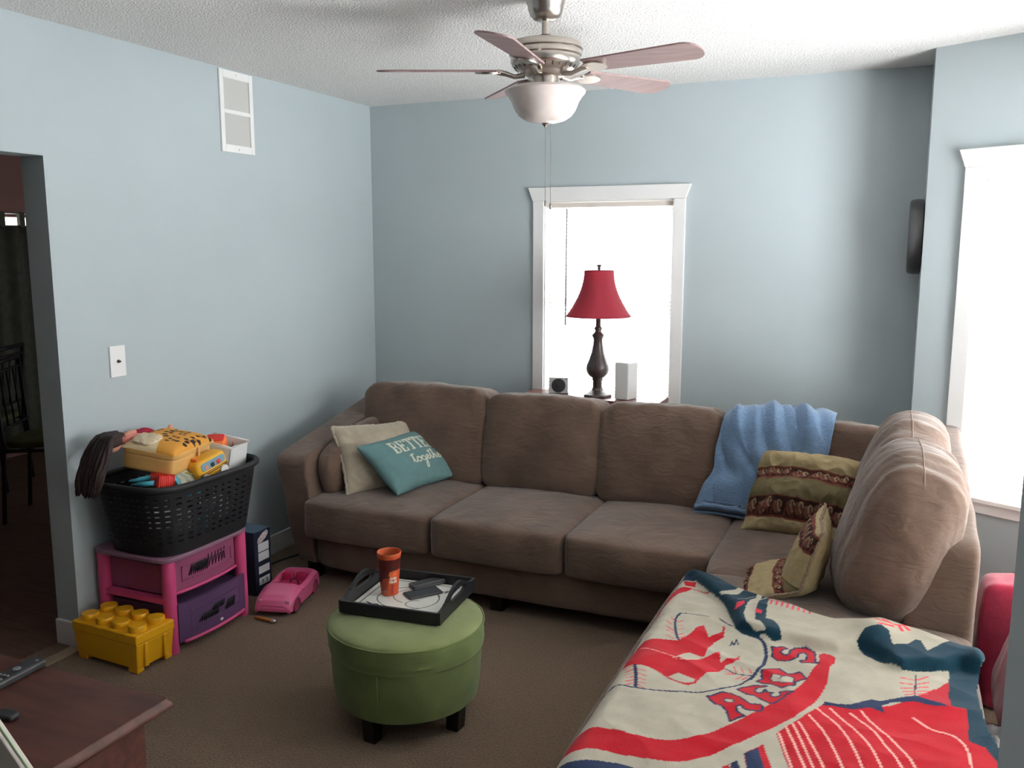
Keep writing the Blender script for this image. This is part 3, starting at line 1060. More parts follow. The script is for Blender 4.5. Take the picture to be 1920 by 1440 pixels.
# joined handwriting, x advances from 0
SCRIPT = {
    't': ([[(0, .1), (.12, .4), (.22, 1.0), (.16, .4), (.2, .06), (.3, .02), (.4, .14)], [(.02, .72), (.38, .80)]], .40),
    'o': ([[(0, .14), (.06, .3)] + arc(.24, .24, .19, .24, 150, 500, 14) + [(.42, .34), (.5, .36)]], .50),
    'g': ([[(0, .36), (.42, .44)] + arc(.24, .24, .19, .22, 60, 340, 12) + [(.44, .44), (.44, -.3), (.32, -.62), (.18, -.5), (.24, -.28), (.5, .1)]], .50),
    'e': ([[(0, .1), (.2, .22), (.36, .36), (.28, .48), (.14, .42), (.1, .2), (.2, .02), (.32, .04), (.42, .14)]], .42),
    'h': ([[(0, .1), (.14, .5), (.24, .98), (.14, .98), (.1, .4), (.08, 0), (.16, .36), (.3, .46), (.36, .3), (.38, .06), (.5, .12)]], .50),
    'r': ([[(0, .12), (.1, .44), (.16, .5), (.2, .4), (.34, .44), (.32, .1), (.44, .1)]], .44),
}


def text_serif(word, x0, y0, w, h, gap, color, wt, slant=0.0):
    out = []
    x = x0
    for ch in word:
        for pts, k in SERIF[ch]:
            out.append(('line', [(x + p[0] * w + slant * p[1], y0 + p[1] * h) for p in pts], wt * k, color))
        x += w + gap
    return out


def text_script(word, x0, y0, s, color, wt, sx=1.0):
    out = []
    x = x0
    for ch in word:
        strokes, adv = SCRIPT[ch]
        for pts in strokes:
            P = smooth_poly([(x + p[0] * s * sx + 0.12 * s * p[1], y0 + p[1] * s) for p in pts], 2, closed=False)
            out.append(('line', P, wt, color))
        x += adv * s * sx
    return out


# ------------------------------------------------------------------ throw pillows
def pillow(name, label, w, h, t, M, material, n=110, pinch=0.06, wr=0.004, seed=0.0, layers=None, base=None, bend=None, fringe=None, power=0.5, sag=0.0):
    """stuffed pillow: front and back grids that meet along the seam; local x right, z up, -y the face"""
    g = np.linspace(-1, 1, n)
    U, V = np.meshgrid(g, g)
    U = U.ravel()
    V = V.ravel()
    ux = np.sign(U) * (1 - (1 - np.abs(U)) ** 1.25)
    vx = np.sign(V) * (1 - (1 - np.abs(V)) ** 1.25)
    X = w / 2 * ux * (1 - pinch * (1 - vx ** 2))
    Z = h / 2 * vx * (1 - pinch * (1 - ux ** 2))
    th = t / 2 * ((1 - ux ** 2) * (1 - vx ** 2)) ** power
    wv = np.array([nz((x * 14, z * 14, seed), 1, seed) + 0.6 * (1 - 2 * abs(nz((x * 20, z * 20, seed), 1, seed + 5))) for x, z in zip(X, Z)])
    edge = ((1 - ux ** 2) * (1 - vx ** 2))
    th = th + wr * wv * np.minimum(1, edge * 6)
    Yw = 0.010 * np.array([nz((x * 7, z * 7, seed + 9), 1, seed) for x, z in zip(X, Z)])
    parts = []
    F = grid_faces(n, n)
    front = np.stack([X, Yw - th, Z], 1)
    back = np.stack([X, Yw + th, Z], 1)
    Vv = np.concatenate([front, back])
    Ff = np.concatenate([F, F[:, ::-1] + n * n])
    if bend:
        Vv = bend(Vv)
    o = arr_mesh(name, Vv, Ff, material)
    bm_ = o.data
    o.matrix_world = M
    tag(o, label, 'pillow')
    if layers is not None:
        C = paint(X / (w / 2), Z / (h / 2), base, layers)
        Cb = np.tile(np.array(base[:3], float), (n * n, 1))
        set_color(o, np.concatenate([C, Cb]))
    if fringe:
        e = MB()
        bd = [(i, 0) for i in range(n)] + [(n - 1, j) for j in range(1, n)] + [(i, n - 1) for i in range(n - 2, -1, -1)] + [(0, j) for j in range(n - 2, 0, -1)]
        P = [Vector(Vv[j * n + i]) for i, j in bd][::2]
        e.tube([p + Vector((nz(p, 60, 1), nz(p, 60, 2), nz(p, 60, 3))) * fringe[2] for p in P], fringe[0], 8, closed=True)
        f = obj('piping', e, fringe[1], o, smooth=True)
    return o


Y2 = 1.0
TEAL = lin('68898a')
CREAM = lin('d8d6c4')
M_teal = mat('teal_cotton', TEAL, rough=0.95, spec=0.1, attr='Col', bump=0.2, bscale=420, bdist=0.001, var=0.05, vscale=30)
B_ = Vector((0.833, -1.181, 0.432))
R2 = Vector((0.913, -0.761, 0.432))
L_ = Vector((0.595, -1.136, 0.623))
right = (R2 - B_)
upv = (L_ - B_)
ctr = (R2 + L_) / 2
WT = right.length * 1.05
HT = upv.length * 1.06
Mt = frame(ctr, right, upv)
lay = text_serif('BETTER', -0.46, 0.14, 0.20, 0.46, 0.035, CREAM, 0.046) + text_script('together', -0.20, -0.36, 0.40, CREAM, 0.036, sx=0.78)
pillow('throw_pillow', 'teal throw pillow lettered in cream at the left end of the sofa', WT, HT, 0.13, Mt @ T((0, -0.035, 0.0)), M_teal, n=230, layers=lay, base=TEAL, seed=2.0, power=0.42)

M_creamp = mat('cream_suede', (0.44, 0.375, 0.285, 1), rough=0.95, spec=0.1, var=0.14, vscale=11, bump=0.3, bscale=140, bdist=0.002, sheen=0.3)
M_fur = mat('cream_fur', (0.58, 0.52, 0.42, 1), rough=1.0, var=0.2, vscale=120, bump=1.0, bscale=300, bdist=0.006)
BLc = Vector((0.585, -1.20, 0.435))
TLc = Vector((0.43, -1.09, 0.715))
TRc = Vector((0.655, -0.745, 0.700))
ctr = (BLc + TRc) / 2
Mc_ = frame(ctr, TRc - TLc, TLc - BLc)
pillow('throw_pillow', 'cream suede throw pillow with a furry edge behind the teal one', (TRc - TLc).length * 1.02, (TLc - BLc).length * 1.06, 0.15, Mc_, M_creamp, n=90, seed=6.0, wr=0.008, fringe=(0.008, M_fur, 0.005))


# tan pillows with bands of dark floral tapestry
def tapestry(name):
    m = bpy.data.materials.new(name)
    m.use_nodes = True
    nt = m.node_tree
    N, L = nt.nodes, nt.links
    b = N['Principled BSDF']
    b.inputs['Roughness'].default_value = 0.9
    b.inputs['Specular IOR Level'].default_value = 0.15
    a = N.new('ShaderNodeAttribute')
    a.attribute_name = 'Col'
    tc = N.new('ShaderNodeTexCoord')
    n = N.new('ShaderNodeTexNoise')
    n.inputs['Scale'].default_value = 45
    L.new(tc.outputs['Object'], n.inputs['Vector'])
    r = N.new('ShaderNodeMapRange')
    r.inputs['To Min'].default_value = 0.75
    r.inputs['To Max'].default_value = 1.25
    L.new(n.outputs['Fac'], r.inputs['Value'])
    mx = N.new('ShaderNodeMix')
    mx.data_type = 'RGBA'
    mx.blend_type = 'MULTIPLY'
    mx.inputs['Factor'].default_value = 1
    L.new(a.outputs['Color'], mx.inputs['A'])
    L.new(r.outputs['Result'], mx.inputs['B'])
    L.new(mx.outputs['Result'], b.inputs['Base Color'])
    bp = N.new('ShaderNodeBump')
    bp.inputs['Strength'].default_value = 0.4
    bp.inputs['Distance'].default_value = 0.003
    n2 = N.new('ShaderNodeTexNoise')
    n2.inputs['Scale'].default_value = 260
    L.new(tc.outputs['Object'], n2.inputs['Vector'])
    L.new(n2.outputs['Fac'], bp.inputs['Height'])
    L.new(bp.outputs['Normal'], b.inputs['Normal'])
    return m


M_tap = tapestry('tapestry_cloth')
TAN = lin('a08f6c')
OLV = lin('675c42')
BRN = lin('3c2420')
MAR = lin('6e3b30')
ROSE = lin('755248')


def bands(rng, rows):
    L = []
    for y0, y1, kind in rows:
        if kind == 'olive':
            L.append(('poly', [(-1.1, y0), (1.1, y0), (1.1, y1), (-1.1, y1)], OLV))
        else:
            L.append(('poly', [(-1.1, y0), (1.1, y0), (1.1, y1), (-1.1, y1)], BRN))
            for k in range(13):
                x = -1 + 2 * k / 12 + rng.uniform(-.04, .04)
                yc = (y0 + y1) / 2 + rng.uniform(-.04, .04)
                L.append(('poly', arc(x, yc, .07, (y1 - y0) * .3, 0, 360, 9), ROSE))
                L.append(('line', arc(x + .05, yc + .03, .035, (y1 - y0) * .25, 0, 300, 7), .018, TAN))
                L.append(('line', arc(x - .04, y0 + .02, .06, (y1 - y0) * .5, 10, 170, 7), .022, MAR))
            L.append(('line', [(-1, y0), (1, y0)], .035, MAR))
            L.append(('line', [(-1, y1), (1, y1)], .035, MAR))
    return L


rng = random.Random(3)
lay = bands(rng, [(-.72, -.36, 'brown'), (-.36, .12, 'olive'), (.12, .36, 'brown'), (.86, 1.1, 'brown')])
M_cord = mat('tan_cord', (0.24, 0.17, 0.12, 1), rough=0.9, var=0.3, vscale=160)
c0 = Vector((2.505, -0.985, 0.432))
c1 = Vector((2.83, -1.02, 0.432))
Mq = frame(Vector((2.655, -0.885, 0.585)), (0.38, -0.05, 0.0), (0.06, 0.21, 0.27))


def curl(V):
    V = V.copy()
    z = V[:, 2]
    V[:, 1] += 1.9 * np.maximum(0, z - 0.09) ** 1.5
    V[:, 1] += 0.02 * np.sin(z * 30) * (np.abs(V[:, 0]) < 1)
    return V


pillow('throw_pillow', 'tan pillow with dark floral bands leaning against the blue throw', 0.46, 0.41, 0.20, Mq, M_tap, n=150, layers=lay, base=TAN, seed=11.0, wr=0.015, fringe=(0.005, M_cord, 0.004), bend=curl, power=0.42)

lay = bands(rng, [(-1.1, -.78, 'brown'), (-.34, -.20, 'brown'), (-.20, .05, 'olive'), (.62, .9, 'brown')])


def fold(V):
    # the lower half lies on the seat, the upper half stands up along a crease
    V = V.copy()
    x, y, z = V[:, 0].copy(), V[:, 1].copy(), V[:, 2].copy()
    a = np.where(z < 0, math.radians(72), math.radians(16))
    zz = np.where(z < 0, z, z)
    V[:, 2] = zz * np.cos(a) - y * np.sin(a) * 0.6
    V[:, 1] = zz * np.sin(a) + y * np.cos(a)
    return V


# local x runs away from the camera along the crease, face looks to the left
Mf = frame(Vector((2.715, -1.57, 0.475)), (0.04, -1.0, 0.0), (0, 0, 1))
pillow('throw_pillow', 'tan floral pillow folded in half against the right side cushion', 0.36, 0.44, 0.13, Mf, M_tap, n=150, layers=lay, base=TAN, seed=17.0, wr=0.008, fringe=(0.005, M_cord, 0.004), bend=fold, power=0.42)

# ------------------------------------------------------------------ blue knitted throw over the corner back cushion
M_blue = mat('blue_knit', (0.155, 0.25, 0.40, 1), rough=1.0, spec=0.05, var=0.12, vscale=60, bump=0.9, bscale=150, bdist=0.006, sheen=0.4, stretch=(1, 1, 2.2))
BV = tree(('back_cushion', 'seat_cushion', 'back_frame'))
nu, nv = 150, 200
prof_t = []
for i in range(41):
    x = 2.22 + 0.58 * i / 40
    P = []
    for k in range(61):
        a = math.radians(100 - 112 * min(k, 50) / 50)          # up over the crown and down the front
        d = Vector((0, -math.cos(a), math.sin(a)))
        o_ = Vector((x, -0.585, 0.60))
        h = BV.ray_cast(o_ + d * 0.48, -d, 0.48)
        q_ = np.array(h[0][1:]) if h[0] is not None else np.array((o_ + d * 0.24)[1:])
        if k > 50:
            e_ = (k - 50) / 10
            q_ = q_ + np.array([-0.035 * e_ - 0.05 * e_ ** 4, -(q_[1] - 0.432) * min(1, e_ * 1.25)])
        P.append(q_)
    P = np.array(P)
    Q = P.copy()
    for _ in range(3):
        Q[1:-1] = (Q[:-2] + Q[1:-1] * 2 + Q[2:]) / 4
    prof_t.append(Q)
prof_t = np.array(prof_t)
for _ in range(4):
    prof_t[1:-1] = (prof_t[:-2] + 2 * prof_t[1:-1] + prof_t[2:]) / 4


def surf(x, t):
    i = min(39.999, max(0, (x - 2.22) / 0.58 * 40))
    k = t * 59.999
    a, b = int(i), int(k)
    fi, fk = i - a, k - b
    p = (prof_t[a, b] * (1 - fi) * (1 - fk) + prof_t[a + 1, b] * fi * (1 - fk) + prof_t[a, b + 1] * (1 - fi) * fk + prof_t[a + 1, b + 1] * fi * fk)
    d = prof_t[a, min(60, b + 1)] - prof_t[a, max(0, b - 1)] if b > 0 else prof_t[a, 1] - prof_t[a, 0]
    d = d / (np.hypot(*d) + 1e-9)
    n_ = np.array([d[1], -d[0]])
    if n_ @ (p - np.array([-0.585, 0.60])) < 0:
        n_ = -n_
    return p, n_


pts = []
for j in range(nv):
    t = j / (nv - 1)
    for i in range(nu):
        u = i / (nu - 1)
        xl = 2.275 - 0.085 * max(0, (t - 0.35) / 0.65) ** 1.3 + 0.012 * math.sin(t * 11)
        xr = 2.745 - 0.02 * t + 0.008 * math.sin(t * 7)
        x = xl + (xr - xl) * u
        tt = 0.02 + t * (0.97 if u < 0.5 else 0.97 - 0.12 * (u - .5))
        p, n_ = surf(x, min(1, tt))
        q = (u - 0.45) - (t - 0.22) * 0.55
        f = 0.005 * math.sin(q * 30 + 5 * nz((u * 2, t * 2, 5), 1)) + 0.030 * nz((u * 7 - t * 4, t * 2.2, 1), 1, 3) + 0.018 * (1 - 2 * abs(nz((u * 6 - t * 3.2, t * 1.4, 7), 1, 8)))
        bunch = 0.034 * math.exp(-((u - 0.50) / 0.20) ** 2 - ((t - 0.17) / 0.08) ** 2) + 0.030 * math.exp(-((u - 0.14) / 0.16) ** 2 - ((t - 0.86) / 0.10) ** 2)
        off = max(0.008, 0.022 + (f + bunch) * min(1, 0.15 + (1 - u) * 6, 0.3 + u * 8))
        pts.append((x, p[0] + n_[0] * off, max(p[1] + n_[1] * off, 0.43)))
V = np.array(pts)
bt = arr_mesh('blanket', V, grid_faces(nu, nv), M_blue)
s = bt.modifiers.new('solid', 'SOLIDIFY')
s.thickness = 0.007
tag(bt, 'blue knitted throw draped over the corner back cushion', 'blanket')

# ------------------------------------------------------------------ fleece blanket on the chaise
CR = lin('b0a999')
RED = lin('a8061c')
DRED = lin('9a1424')
NVY = lin('10303f')
DNV = lin('1e2c4c')
M_fleece = mat('printed_fleece', CR, rough=1.0, spec=0.05, attr='Col', sheen=0.1, bump=0.5, bscale=330, bdist=0.002, var=0.05, vscale=40)
ZB = 0.462


def px2w(cx, cy, s, pts):
    """pattern corners read off a crop with origin (cx, cy) and magnification s, laid on the plane of the chaise seat"""
    o = []
    for x, y in pts:
        p = at(cx + x / s, cy + y / s, z=ZB)
        o.append((p.x, p.y))
    return o


cA = lambda p: px2w(1130, 1120, 5.189, p)
cB = lambda p: px2w(1310, 1180, 6.621, p)
cC = lambda p: px2w(1400, 1080, 3.692, p)
cD = lambda p: px2w(1060, 1050, 3.693, p)
cE = lambda p: px2w(1380, 1120, 4.0, p)
cG = lambda p: px2w(1260, 1040, 8.0, p)
cF = lambda p: px2w(0, 0, 1.0, p)
PXM = 0.00180     # metres on the seat for one photo pixel, roughly
LY = []


def poly(pts, c, it=1):
    LY.append(('poly', smooth_poly(pts, it) if it else pts, c))


def line(pts, w, c, it=2):
    LY.append(('line', smooth_poly(pts, it, closed=False), w * PXM, c))


# red band with its cream and navy neighbours
poly(cF([(900, 1440), (1060, 1428), (1110, 1423), (1170, 1428), (1200, 1440), (1330, 1520), (1330, 1900), (900, 1900)]), DNV)
poly(cD([(-300, 1200), (-100, 1200), (100, 1168), (200, 1153), (330, 1178), (520, 1222), (700, 1243), (900, 1220), (1100, 1150), (1300, 1060), (1551, 930), (1551, 1082), (1400, 1160), (1150, 1280), (950, 1350), (760, 1386), (600, 1376), (400, 1340), (180, 1296), (60, 1320), (-300, 1350)]), RED, 1)
poly(cC([(-60, 1010), (0, 980), (130, 920), (300, 815), (400, 730), (450, 650), (500, 600), (503, 520), (612, 545), (612, 605), (578, 622), (572, 690), (540, 780), (470, 870), (360, 960), (200, 1040), (0, 1122), (-60, 1148)]), RED, 1)
# red field with pinstripes and its navy outline
poly(cC([(205, 1082), (430, 945), (545, 865), (800, 905), (1000, 890), (1150, 850), (1300, 780), (1420, 900), (1525, 930), (1540, 1140), (1650, 1180), (1745, 1300), (1790, 1500), (1900, 2200), (500, 2200), (320, 1400)]), RED, 0)
poly(cC([(1230, 832), (1300, 790), (1395, 735), (1420, 905), (1330, 885)]), DRED, 0)
poly(cC([(520, 882), (545, 855), (600, 870), (720, 882), (860, 845), (920, 855), (1180, 833), (1240, 858), (1350, 888), (1405, 908), (1300, 900), (1160, 868), (1000, 868), (930, 890), (960, 934), (850, 900), (740, 912), (600, 886)]), DNV, 0)
for a in ([(222, 1080), (262, 1180), (320, 1340), (420, 1700)], [(272, 1042), (330, 1150), (412, 1340), (540, 1700)], [(318, 1022), (380, 1130), (470, 1340), (620, 1700)], [(358, 1005), (440, 1130), (545, 1340), (700, 1700)],
          [(430, 958), (520, 1050), (600, 1180), (672, 1340), (800, 1700)], [(490, 910), (640, 1030), (730, 1160), (808, 1340), (930, 1700)], [(580, 903), (700, 1010), (830, 1130), (945, 1340), (1080, 1700)],
          [(720, 935), (850, 1030), (960, 1160), (1090, 1340), (1240, 1700)], [(795, 922), (900, 1030), (1050, 1160), (1185, 1340), (1350, 1700)], [(1155, 965), (1290, 1050), (1400, 1080), (1480, 1130), (1535, 1200), (1560, 1330)]):
    line(cC(a), 3.4, lin('e0a59c'))
# dark blocks in the cream strip
poly(cD([(1235, 1330), (1370, 1262), (1440, 1460), (1480, 1640), (1300, 1640)]), RED, 0)
poly(cD([(1240, 1330), (1335, 1285), (1385, 1460), (1420, 1640), (1300, 1640)]), DNV, 0)
poly(cD([(1140, 1392), (1192, 1370), (1222, 1470), (1180, 1600), (1150, 1450)]), DNV, 0)
poly(cD([(1085, 1412), (1132, 1396), (1150, 1460), (1110, 1470)]), RED, 0)
# circle of the club badge
line(cA([(-60, 900), (60, 865), (140, 850), (330, 880), (500, 905), (680, 920), (780, 910), (930, 928), (1050, 905), (1200, 870), (1320, 830), (1440, 760), (1500, 700)]), 3.2, DNV)
line(cA([(1440, 765), (1500, 700), (1570, 630), (1595, 550), (1580, 460), (1540, 410), (1440, 380)]), 5.5, DNV)
line(cA([(490, 195), (530, 165), (600, 140)]), 1.6, DNV)
line(cA([(740, 165), (770, 145), (870, 165), (1030, 190)]), 2.0, DNV)
line(cA([(1140, 205), (1180, 240), (1210, 265), (1260, 290)]), 3.6, DNV)
# ball stitches around the badge
line(cA([(752, 150), (705, 200), (705, 280), (720, 370), (742, 402)]), 4.4, DNV)
line(cA([(308, 662), (326, 740), (318, 872)]), 5.2, DNV)
line(cA([(1160, 665), (1210, 670), (1280, 710), (1360, 725), (1445, 732)]), 2.6, DNV)
for x0, y0, x1, y1 in ((622, 208, 672, 250), (615, 258, 690, 315), (625, 305, 690, 345), (620, 358, 692, 390), (668, 180, 700, 215), (728, 230, 785, 220), (732, 265, 790, 265), (732, 305, 788, 295), (738, 352, 790, 340), (745, 390, 800, 362),
                       (205, 690, 300, 675), (220, 722, 300, 708), (220, 752, 300, 738), (222, 780, 300, 768), (225, 815, 300, 800), (232, 848, 300, 832), (345, 708, 425, 722), (350, 742, 420, 770), (350, 785, 410, 802), (345, 822, 405, 832), (345, 848, 400, 880),
                       (1278, 645, 1300, 700), (1345, 655, 1370, 705), (1425, 670, 1450, 715), (1190, 690, 1285, 718), (1200, 712, 1270, 722), (1300, 765, 1360, 740), (1360, 770, 1410, 745)):
    line(cA([(x0, y0), (x1, y1)]), 2.0, lin('cf4a55'), 0)
# the pair of socks
poly(cA([(230, 560), (330, 440), (400, 400), (500, 390), (600, 395), (740, 405), (870, 330), (920, 280), (985, 262), (1030, 372), (1080, 360), (1165, 330), (1170, 285), (1190, 295), (1180, 380), (1090, 410), (1040, 460), (990, 545), (950, 560), (740, 600), (600, 560), (420, 500)]), RED, 0)
poly(cA([(720, 572), (800, 522), (845, 512), (965, 552), (900, 575), (800, 594)]), CR, 0)
poly(cA([(150, 670), (190, 655), (250, 560), (340, 480), (420, 490), (600, 558), (720, 598), (830, 606), (920, 585), (1030, 545), (1140, 508), (1147, 605), (1200, 575), (1300, 570), (1330, 535), (1332, 582), (1260, 612), (1200, 632), (1190, 662), (1120, 702), (1020, 722), (940, 782), (910, 832), (830, 852), (750, 832), (640, 790), (540, 722), (450, 682), (330, 665)]), RED, 0)
poly(cA([(632, 770), (735, 728), (905, 790), (880, 822), (800, 830), (720, 808)]), CR, 0)
line(cA([(350, 480), (420, 485), (600, 547), (740, 590), (830, 600), (950, 572)]), 1.6, lin('e9b9b4'))
line(cA([(1240, 445), (1258, 410), (1275, 445), (1300, 402), (1318, 440)]), 2.2, DNV, 0)
# letters of the club name
LET = [
    ([(100, 825), (180, 810), (300, 765), (400, 780), (520, 830), (560, 870), (640, 920), (760, 930), (800, 960), (770, 1012), (640, 1002), (560, 985), (520, 940), (470, 960), (470, 1010), (572, 1070), (480, 1090), (390, 1132), (350, 1010), (280, 940), (210, 920)], [(300, 862), (350, 848), (430, 870), (440, 905), (350, 905)]),
    ([(480, 725), (560, 682), (700, 655), (840, 665), (850, 682), (730, 690), (695, 730), (725, 770), (800, 765), (825, 718), (850, 762), (920, 775), (885, 800), (905, 825), (960, 840), (1010, 820), (1015, 770), (1175, 768), (1085, 815), (1050, 855), (930, 922), (880, 918), (790, 880), (690, 810), (600, 792)], None),
    ([(720, 605), (790, 580), (780, 490), (880, 470), (1000, 463), (1100, 528), (1160, 530), (1260, 513), (1340, 600), (1200, 642), (1195, 690), (1030, 717), (900, 652), (760, 622)], [(890, 580), (920, 545), (1010, 553), (1030, 572), (1100, 553), (1190, 590), (1180, 650), (1050, 657), (1005, 640), (920, 622)]),
    ([(900, 215), (980, 225), (1040, 210), (1105, 232), (1040, 252), (1020, 290), (1080, 322), (1130, 300), (1140, 250), (1200, 215), (1330, 220), (1440, 265), (1450, 330), (1440, 400), (1500, 420), (1280, 415), (1258, 395), (1330, 382), (1355, 322), (1310, 275), (1250, 290), (1220, 352), (1120, 377), (980, 362), (910, 312), (920, 250)], None)]
for o_, hole in LET:
    P = cB(o_)
    LY.append(('poly', P, RED))
    LY.append(('line', P, 3.4 * PXM, DNV, True))
    if hole:
        P = cB(hole)
        LY.append(('poly', P, CR))
        LY.append(('line', P, 2.0 * PXM, DNV, True))
line(cB([(1015, 560), (1030, 575), (1005, 600)]), 2.0, DNV, 0)
# marks at the far left corner
poly(cD([(600, 400), (640, 290), (700, 215), (780, 182), (865, 190), (880, 202), (760, 240), (690, 280), (640, 350)]), RED)
poly(cD([(815, 138), (905, 165), (900, 188), (830, 178)]), RED, 0)
line(cD([(870, 195), (930, 215), (990, 240)]), 2.6, RED, 0)
poly(cD([(560, 240), (740, 190), (830, 88), (880, 95), (905, 160), (805, 130), (760, 182)]), DNV, 0)
# white ground with stitches at the right, navy edge
line(cC([(1172, 690), (1168, 760), (1163, 832)]), 2.4, DNV, 0)
for x0, y0, x1, y1 in ((1070, 700, 1160, 716), (1065, 738, 1160, 748), (1070, 775, 1160, 775), (1085, 800, 1160, 798), (1100, 825, 1160, 818), (1182, 716, 1258, 702), (1182, 745, 1258, 735), (1180, 772, 1262, 765), (1180, 798, 1265, 795), (1178, 820, 1255, 818)):
    line(cC([(x0, y0), (x1, y1)]), 2.8, lin('cf4148'), 0)
poly(cC([(1400, 640), (1520, 600), (1640, 640), (1700, 800), (1720, 1050), (1800, 1150), (1860, 1340), (1790, 1330), (1745, 1300), (1650, 1180), (1540, 1140), (1525, 930), (1420, 905), (1400, 830)]), NVY, 0)
# the folded back far edge, showing another part of the print
FOLD = cF([(1278, 1073), (1304, 1076), (1335, 1084), (1364, 1096), (1389, 1111), (1416, 1120), (1447, 1132), (1497, 1146), (1525, 1157), (1565, 1169), (1613, 1171), (1630, 1167), (1655, 1167), (1680, 1178), (1720, 1189), (1790, 1214), (1825, 1227), (1845, 1240), (1848, 1255), (1838, 1265),
            (1826, 1262), (1800, 1252), (1775, 1259), (1740, 1257), (1712, 1256), (1690, 1258), (1672, 1250), (1660, 1240), (1640, 1228), (1612, 1212), (1600, 1217), (1570, 1221), (1530, 1216), (1480, 1205), (1457, 1203), (1425, 1196), (1400, 1188), (1383, 1180), (1377, 1170), (1372, 1158), (1362, 1142), (1346, 1127), (1330, 1116), (1312, 1100), (1296, 1084)])
LY.append(('poly', FOLD, CR))
poly(cG([(130, 262), (350, 278), (600, 345), (830, 445), (1030, 565), (1250, 640), (1490, 730), (1440, 830), (1420, 900), (1400, 1090), (1500, 1120), (1600, 1220), (1640, 1310), (1520, 1315), (1390, 1255), (1200, 1240), (1050, 1195), (950, 1130), (900, 1010), (840, 880), (780, 790), (690, 690), (560, 600), (400, 470), (270, 340)]), NVY, 0)
poly(cG([(700, 660), (830, 650), (950, 640), (1030, 578), (1092, 630), (990, 705), (900, 718), (750, 697)]), CR, 0)
poly(cG([(1280, 680), (1352, 690), (1330, 790), (1285, 850), (1250, 950), (1240, 1100), (1310, 1130), (1405, 1250), (1230, 1212), (1110, 1130), (1070, 1000), (1100, 900), (1180, 800), (1260, 770)]), CR, 0)
line(cG([(980, 810), (1100, 790), (1230, 750)]), 1.6, CR, 0)
line(cG([(1310, 805), (1400, 780), (1500, 740)]), 2.4, CR, 0)
poly(cG([(350, 298), (480, 308), (545, 347), (420, 347)]), lin('b8283c'), 0)
poly(cG([(930, 920), (980, 850), (1090, 830), (1080, 872), (965, 930)]), lin('b8283c'), 0)
poly(cG([(1250, 930), (1350, 970), (1340, 1012), (1245, 985)]), lin('c8283c'), 0)
line(cE([(250, 85), (350, 105), (450, 130), (585, 155)]), 1.8, DNV)
for k in range(8):
    x, y = 262 + k * 42, 84 + k * 10
    line(cE([(x - 14, y - 22), (x + 4, y)]), 3.4, lin('cf4a58'), 0)
    line(cE([(x + 4, y), (x - 8, y + 34 - k)]), 3.6, lin('cf4a58'), 0)
for a in ([(1000, 268), (1060, 272), (1100, 290)], [(1040, 240), (1100, 280), (1160, 300)], [(1070, 320), (1120, 322), (1170, 320)], [(1095, 240), (1140, 285)], [(1150, 235), (1250, 270), (1320, 295)], [(1210, 245), (1270, 275)], [(1215, 300), (1240, 340)], [(1255, 290), (1290, 325)], [(1180, 300), (1260, 285)]):
    line(cE(a), 6.0, lin('d82a3a'), 0)
poly(cE([(905, 365), (960, 335), (1080, 330), (1140, 358), (1170, 430), (1280, 425), (1340, 390), (1380, 398), (1430, 472), (1500, 440), (1640, 378), (1720, 398), (1865, 475), (1880, 530), (1830, 580), (1790, 585), (1600, 560), (1400, 560), (1250, 555), (1150, 510), (1060, 470), (960, 420)]), NVY, 0)

# outline of the cloth lying on the seat (far edge and right edge), seen from above
OUT = cF([(900, 1085), (1262, 1085)]) + FOLD[:19] + cF([(1838, 1266), (1833, 1290), (1842, 1335), (1858, 1375), (1876, 1402), (1888, 1450), (1960, 1900), (500, 1900), (500, 1085)])
step = 0.0034
sx = np.arange(2.02, 3.30, step)
sy = np.arange(-3.10, -1.50, step)
SXg, SYg = np.meshgrid(sx, sy)
Xu = SXg.ravel()
Yu = SYg.ravel()
nu, nv = len(sx), len(sy)
keep = in_poly(Xu, Yu, OUT)
C = paint(Xu, Yu, CR, LY)
# heights: seat top with a rolled left edge, the folded strip and soft wrinkles
XL = 2.312
rr = 0.05
d = XL + rr - Xu
ang = np.clip(d / rr, 0, PI / 2)
Xw = np.where(d > 0, XL + rr - rr * np.sin(ang), Xu)
Zw = np.where(d > 0, -rr * (1 - np.cos(ang)), 0.0)
Zw = np.where(d > rr * PI / 2, -rr - (d - rr * PI / 2), Zw)
inf = in_poly(Xu, Yu, FOLD)
FE = FOLD[19:] + [FOLD[0]]
dfe = line_dist(Xu, Yu, FE)
rise = np.clip(dfe / 0.022, 0, 1)
rise = np.where(inf, 0.030 * np.sqrt(1 - (1 - rise) ** 2), 0.0)
# the far edge of the strip sinks back to the seat
dbe = line_dist(Xu, Yu, FOLD[:19])
rise *= np.clip(0.35 + dbe / 0.04, 0, 1)
blob = 0.022 * np.exp(-(((Xu - at(1640, 1190, z=ZB).x) / 0.06) ** 2 + ((Yu - at(1640, 1200, z=ZB).y) / 0.06) ** 2))
blob += 0.02 * np.exp(-(((Xu - at(1840, 1250, z=ZB).x) / 0.03) ** 2 + ((Yu - at(1840, 1250, z=ZB).y) / 0.06) ** 2))
wr = 1.5 * np.array([0.006 * nz((x * 4, y * 4, 0), 1, 2) + 0.004 * (1 - 2 * abs(nz((x * 5 + y * 4, y * 5 - x * 2, 2), 1, 4))) + 0.0016 * nz((x * 17, y * 17, 0), 1, 7) for x, y in zip(Xu, Yu)])
ZT = 0.456
def blur(A, n):
    A = A.reshape(nv, nu).copy()
    for _ in range(n):
        A[1:-1] = (A[:-2] + 2 * A[1:-1] + A[2:]) / 4
        A[:, 1:-1] = (A[:, :-2] + 2 * A[:, 1:-1] + A[:, 2:]) / 4
    return A.ravel()


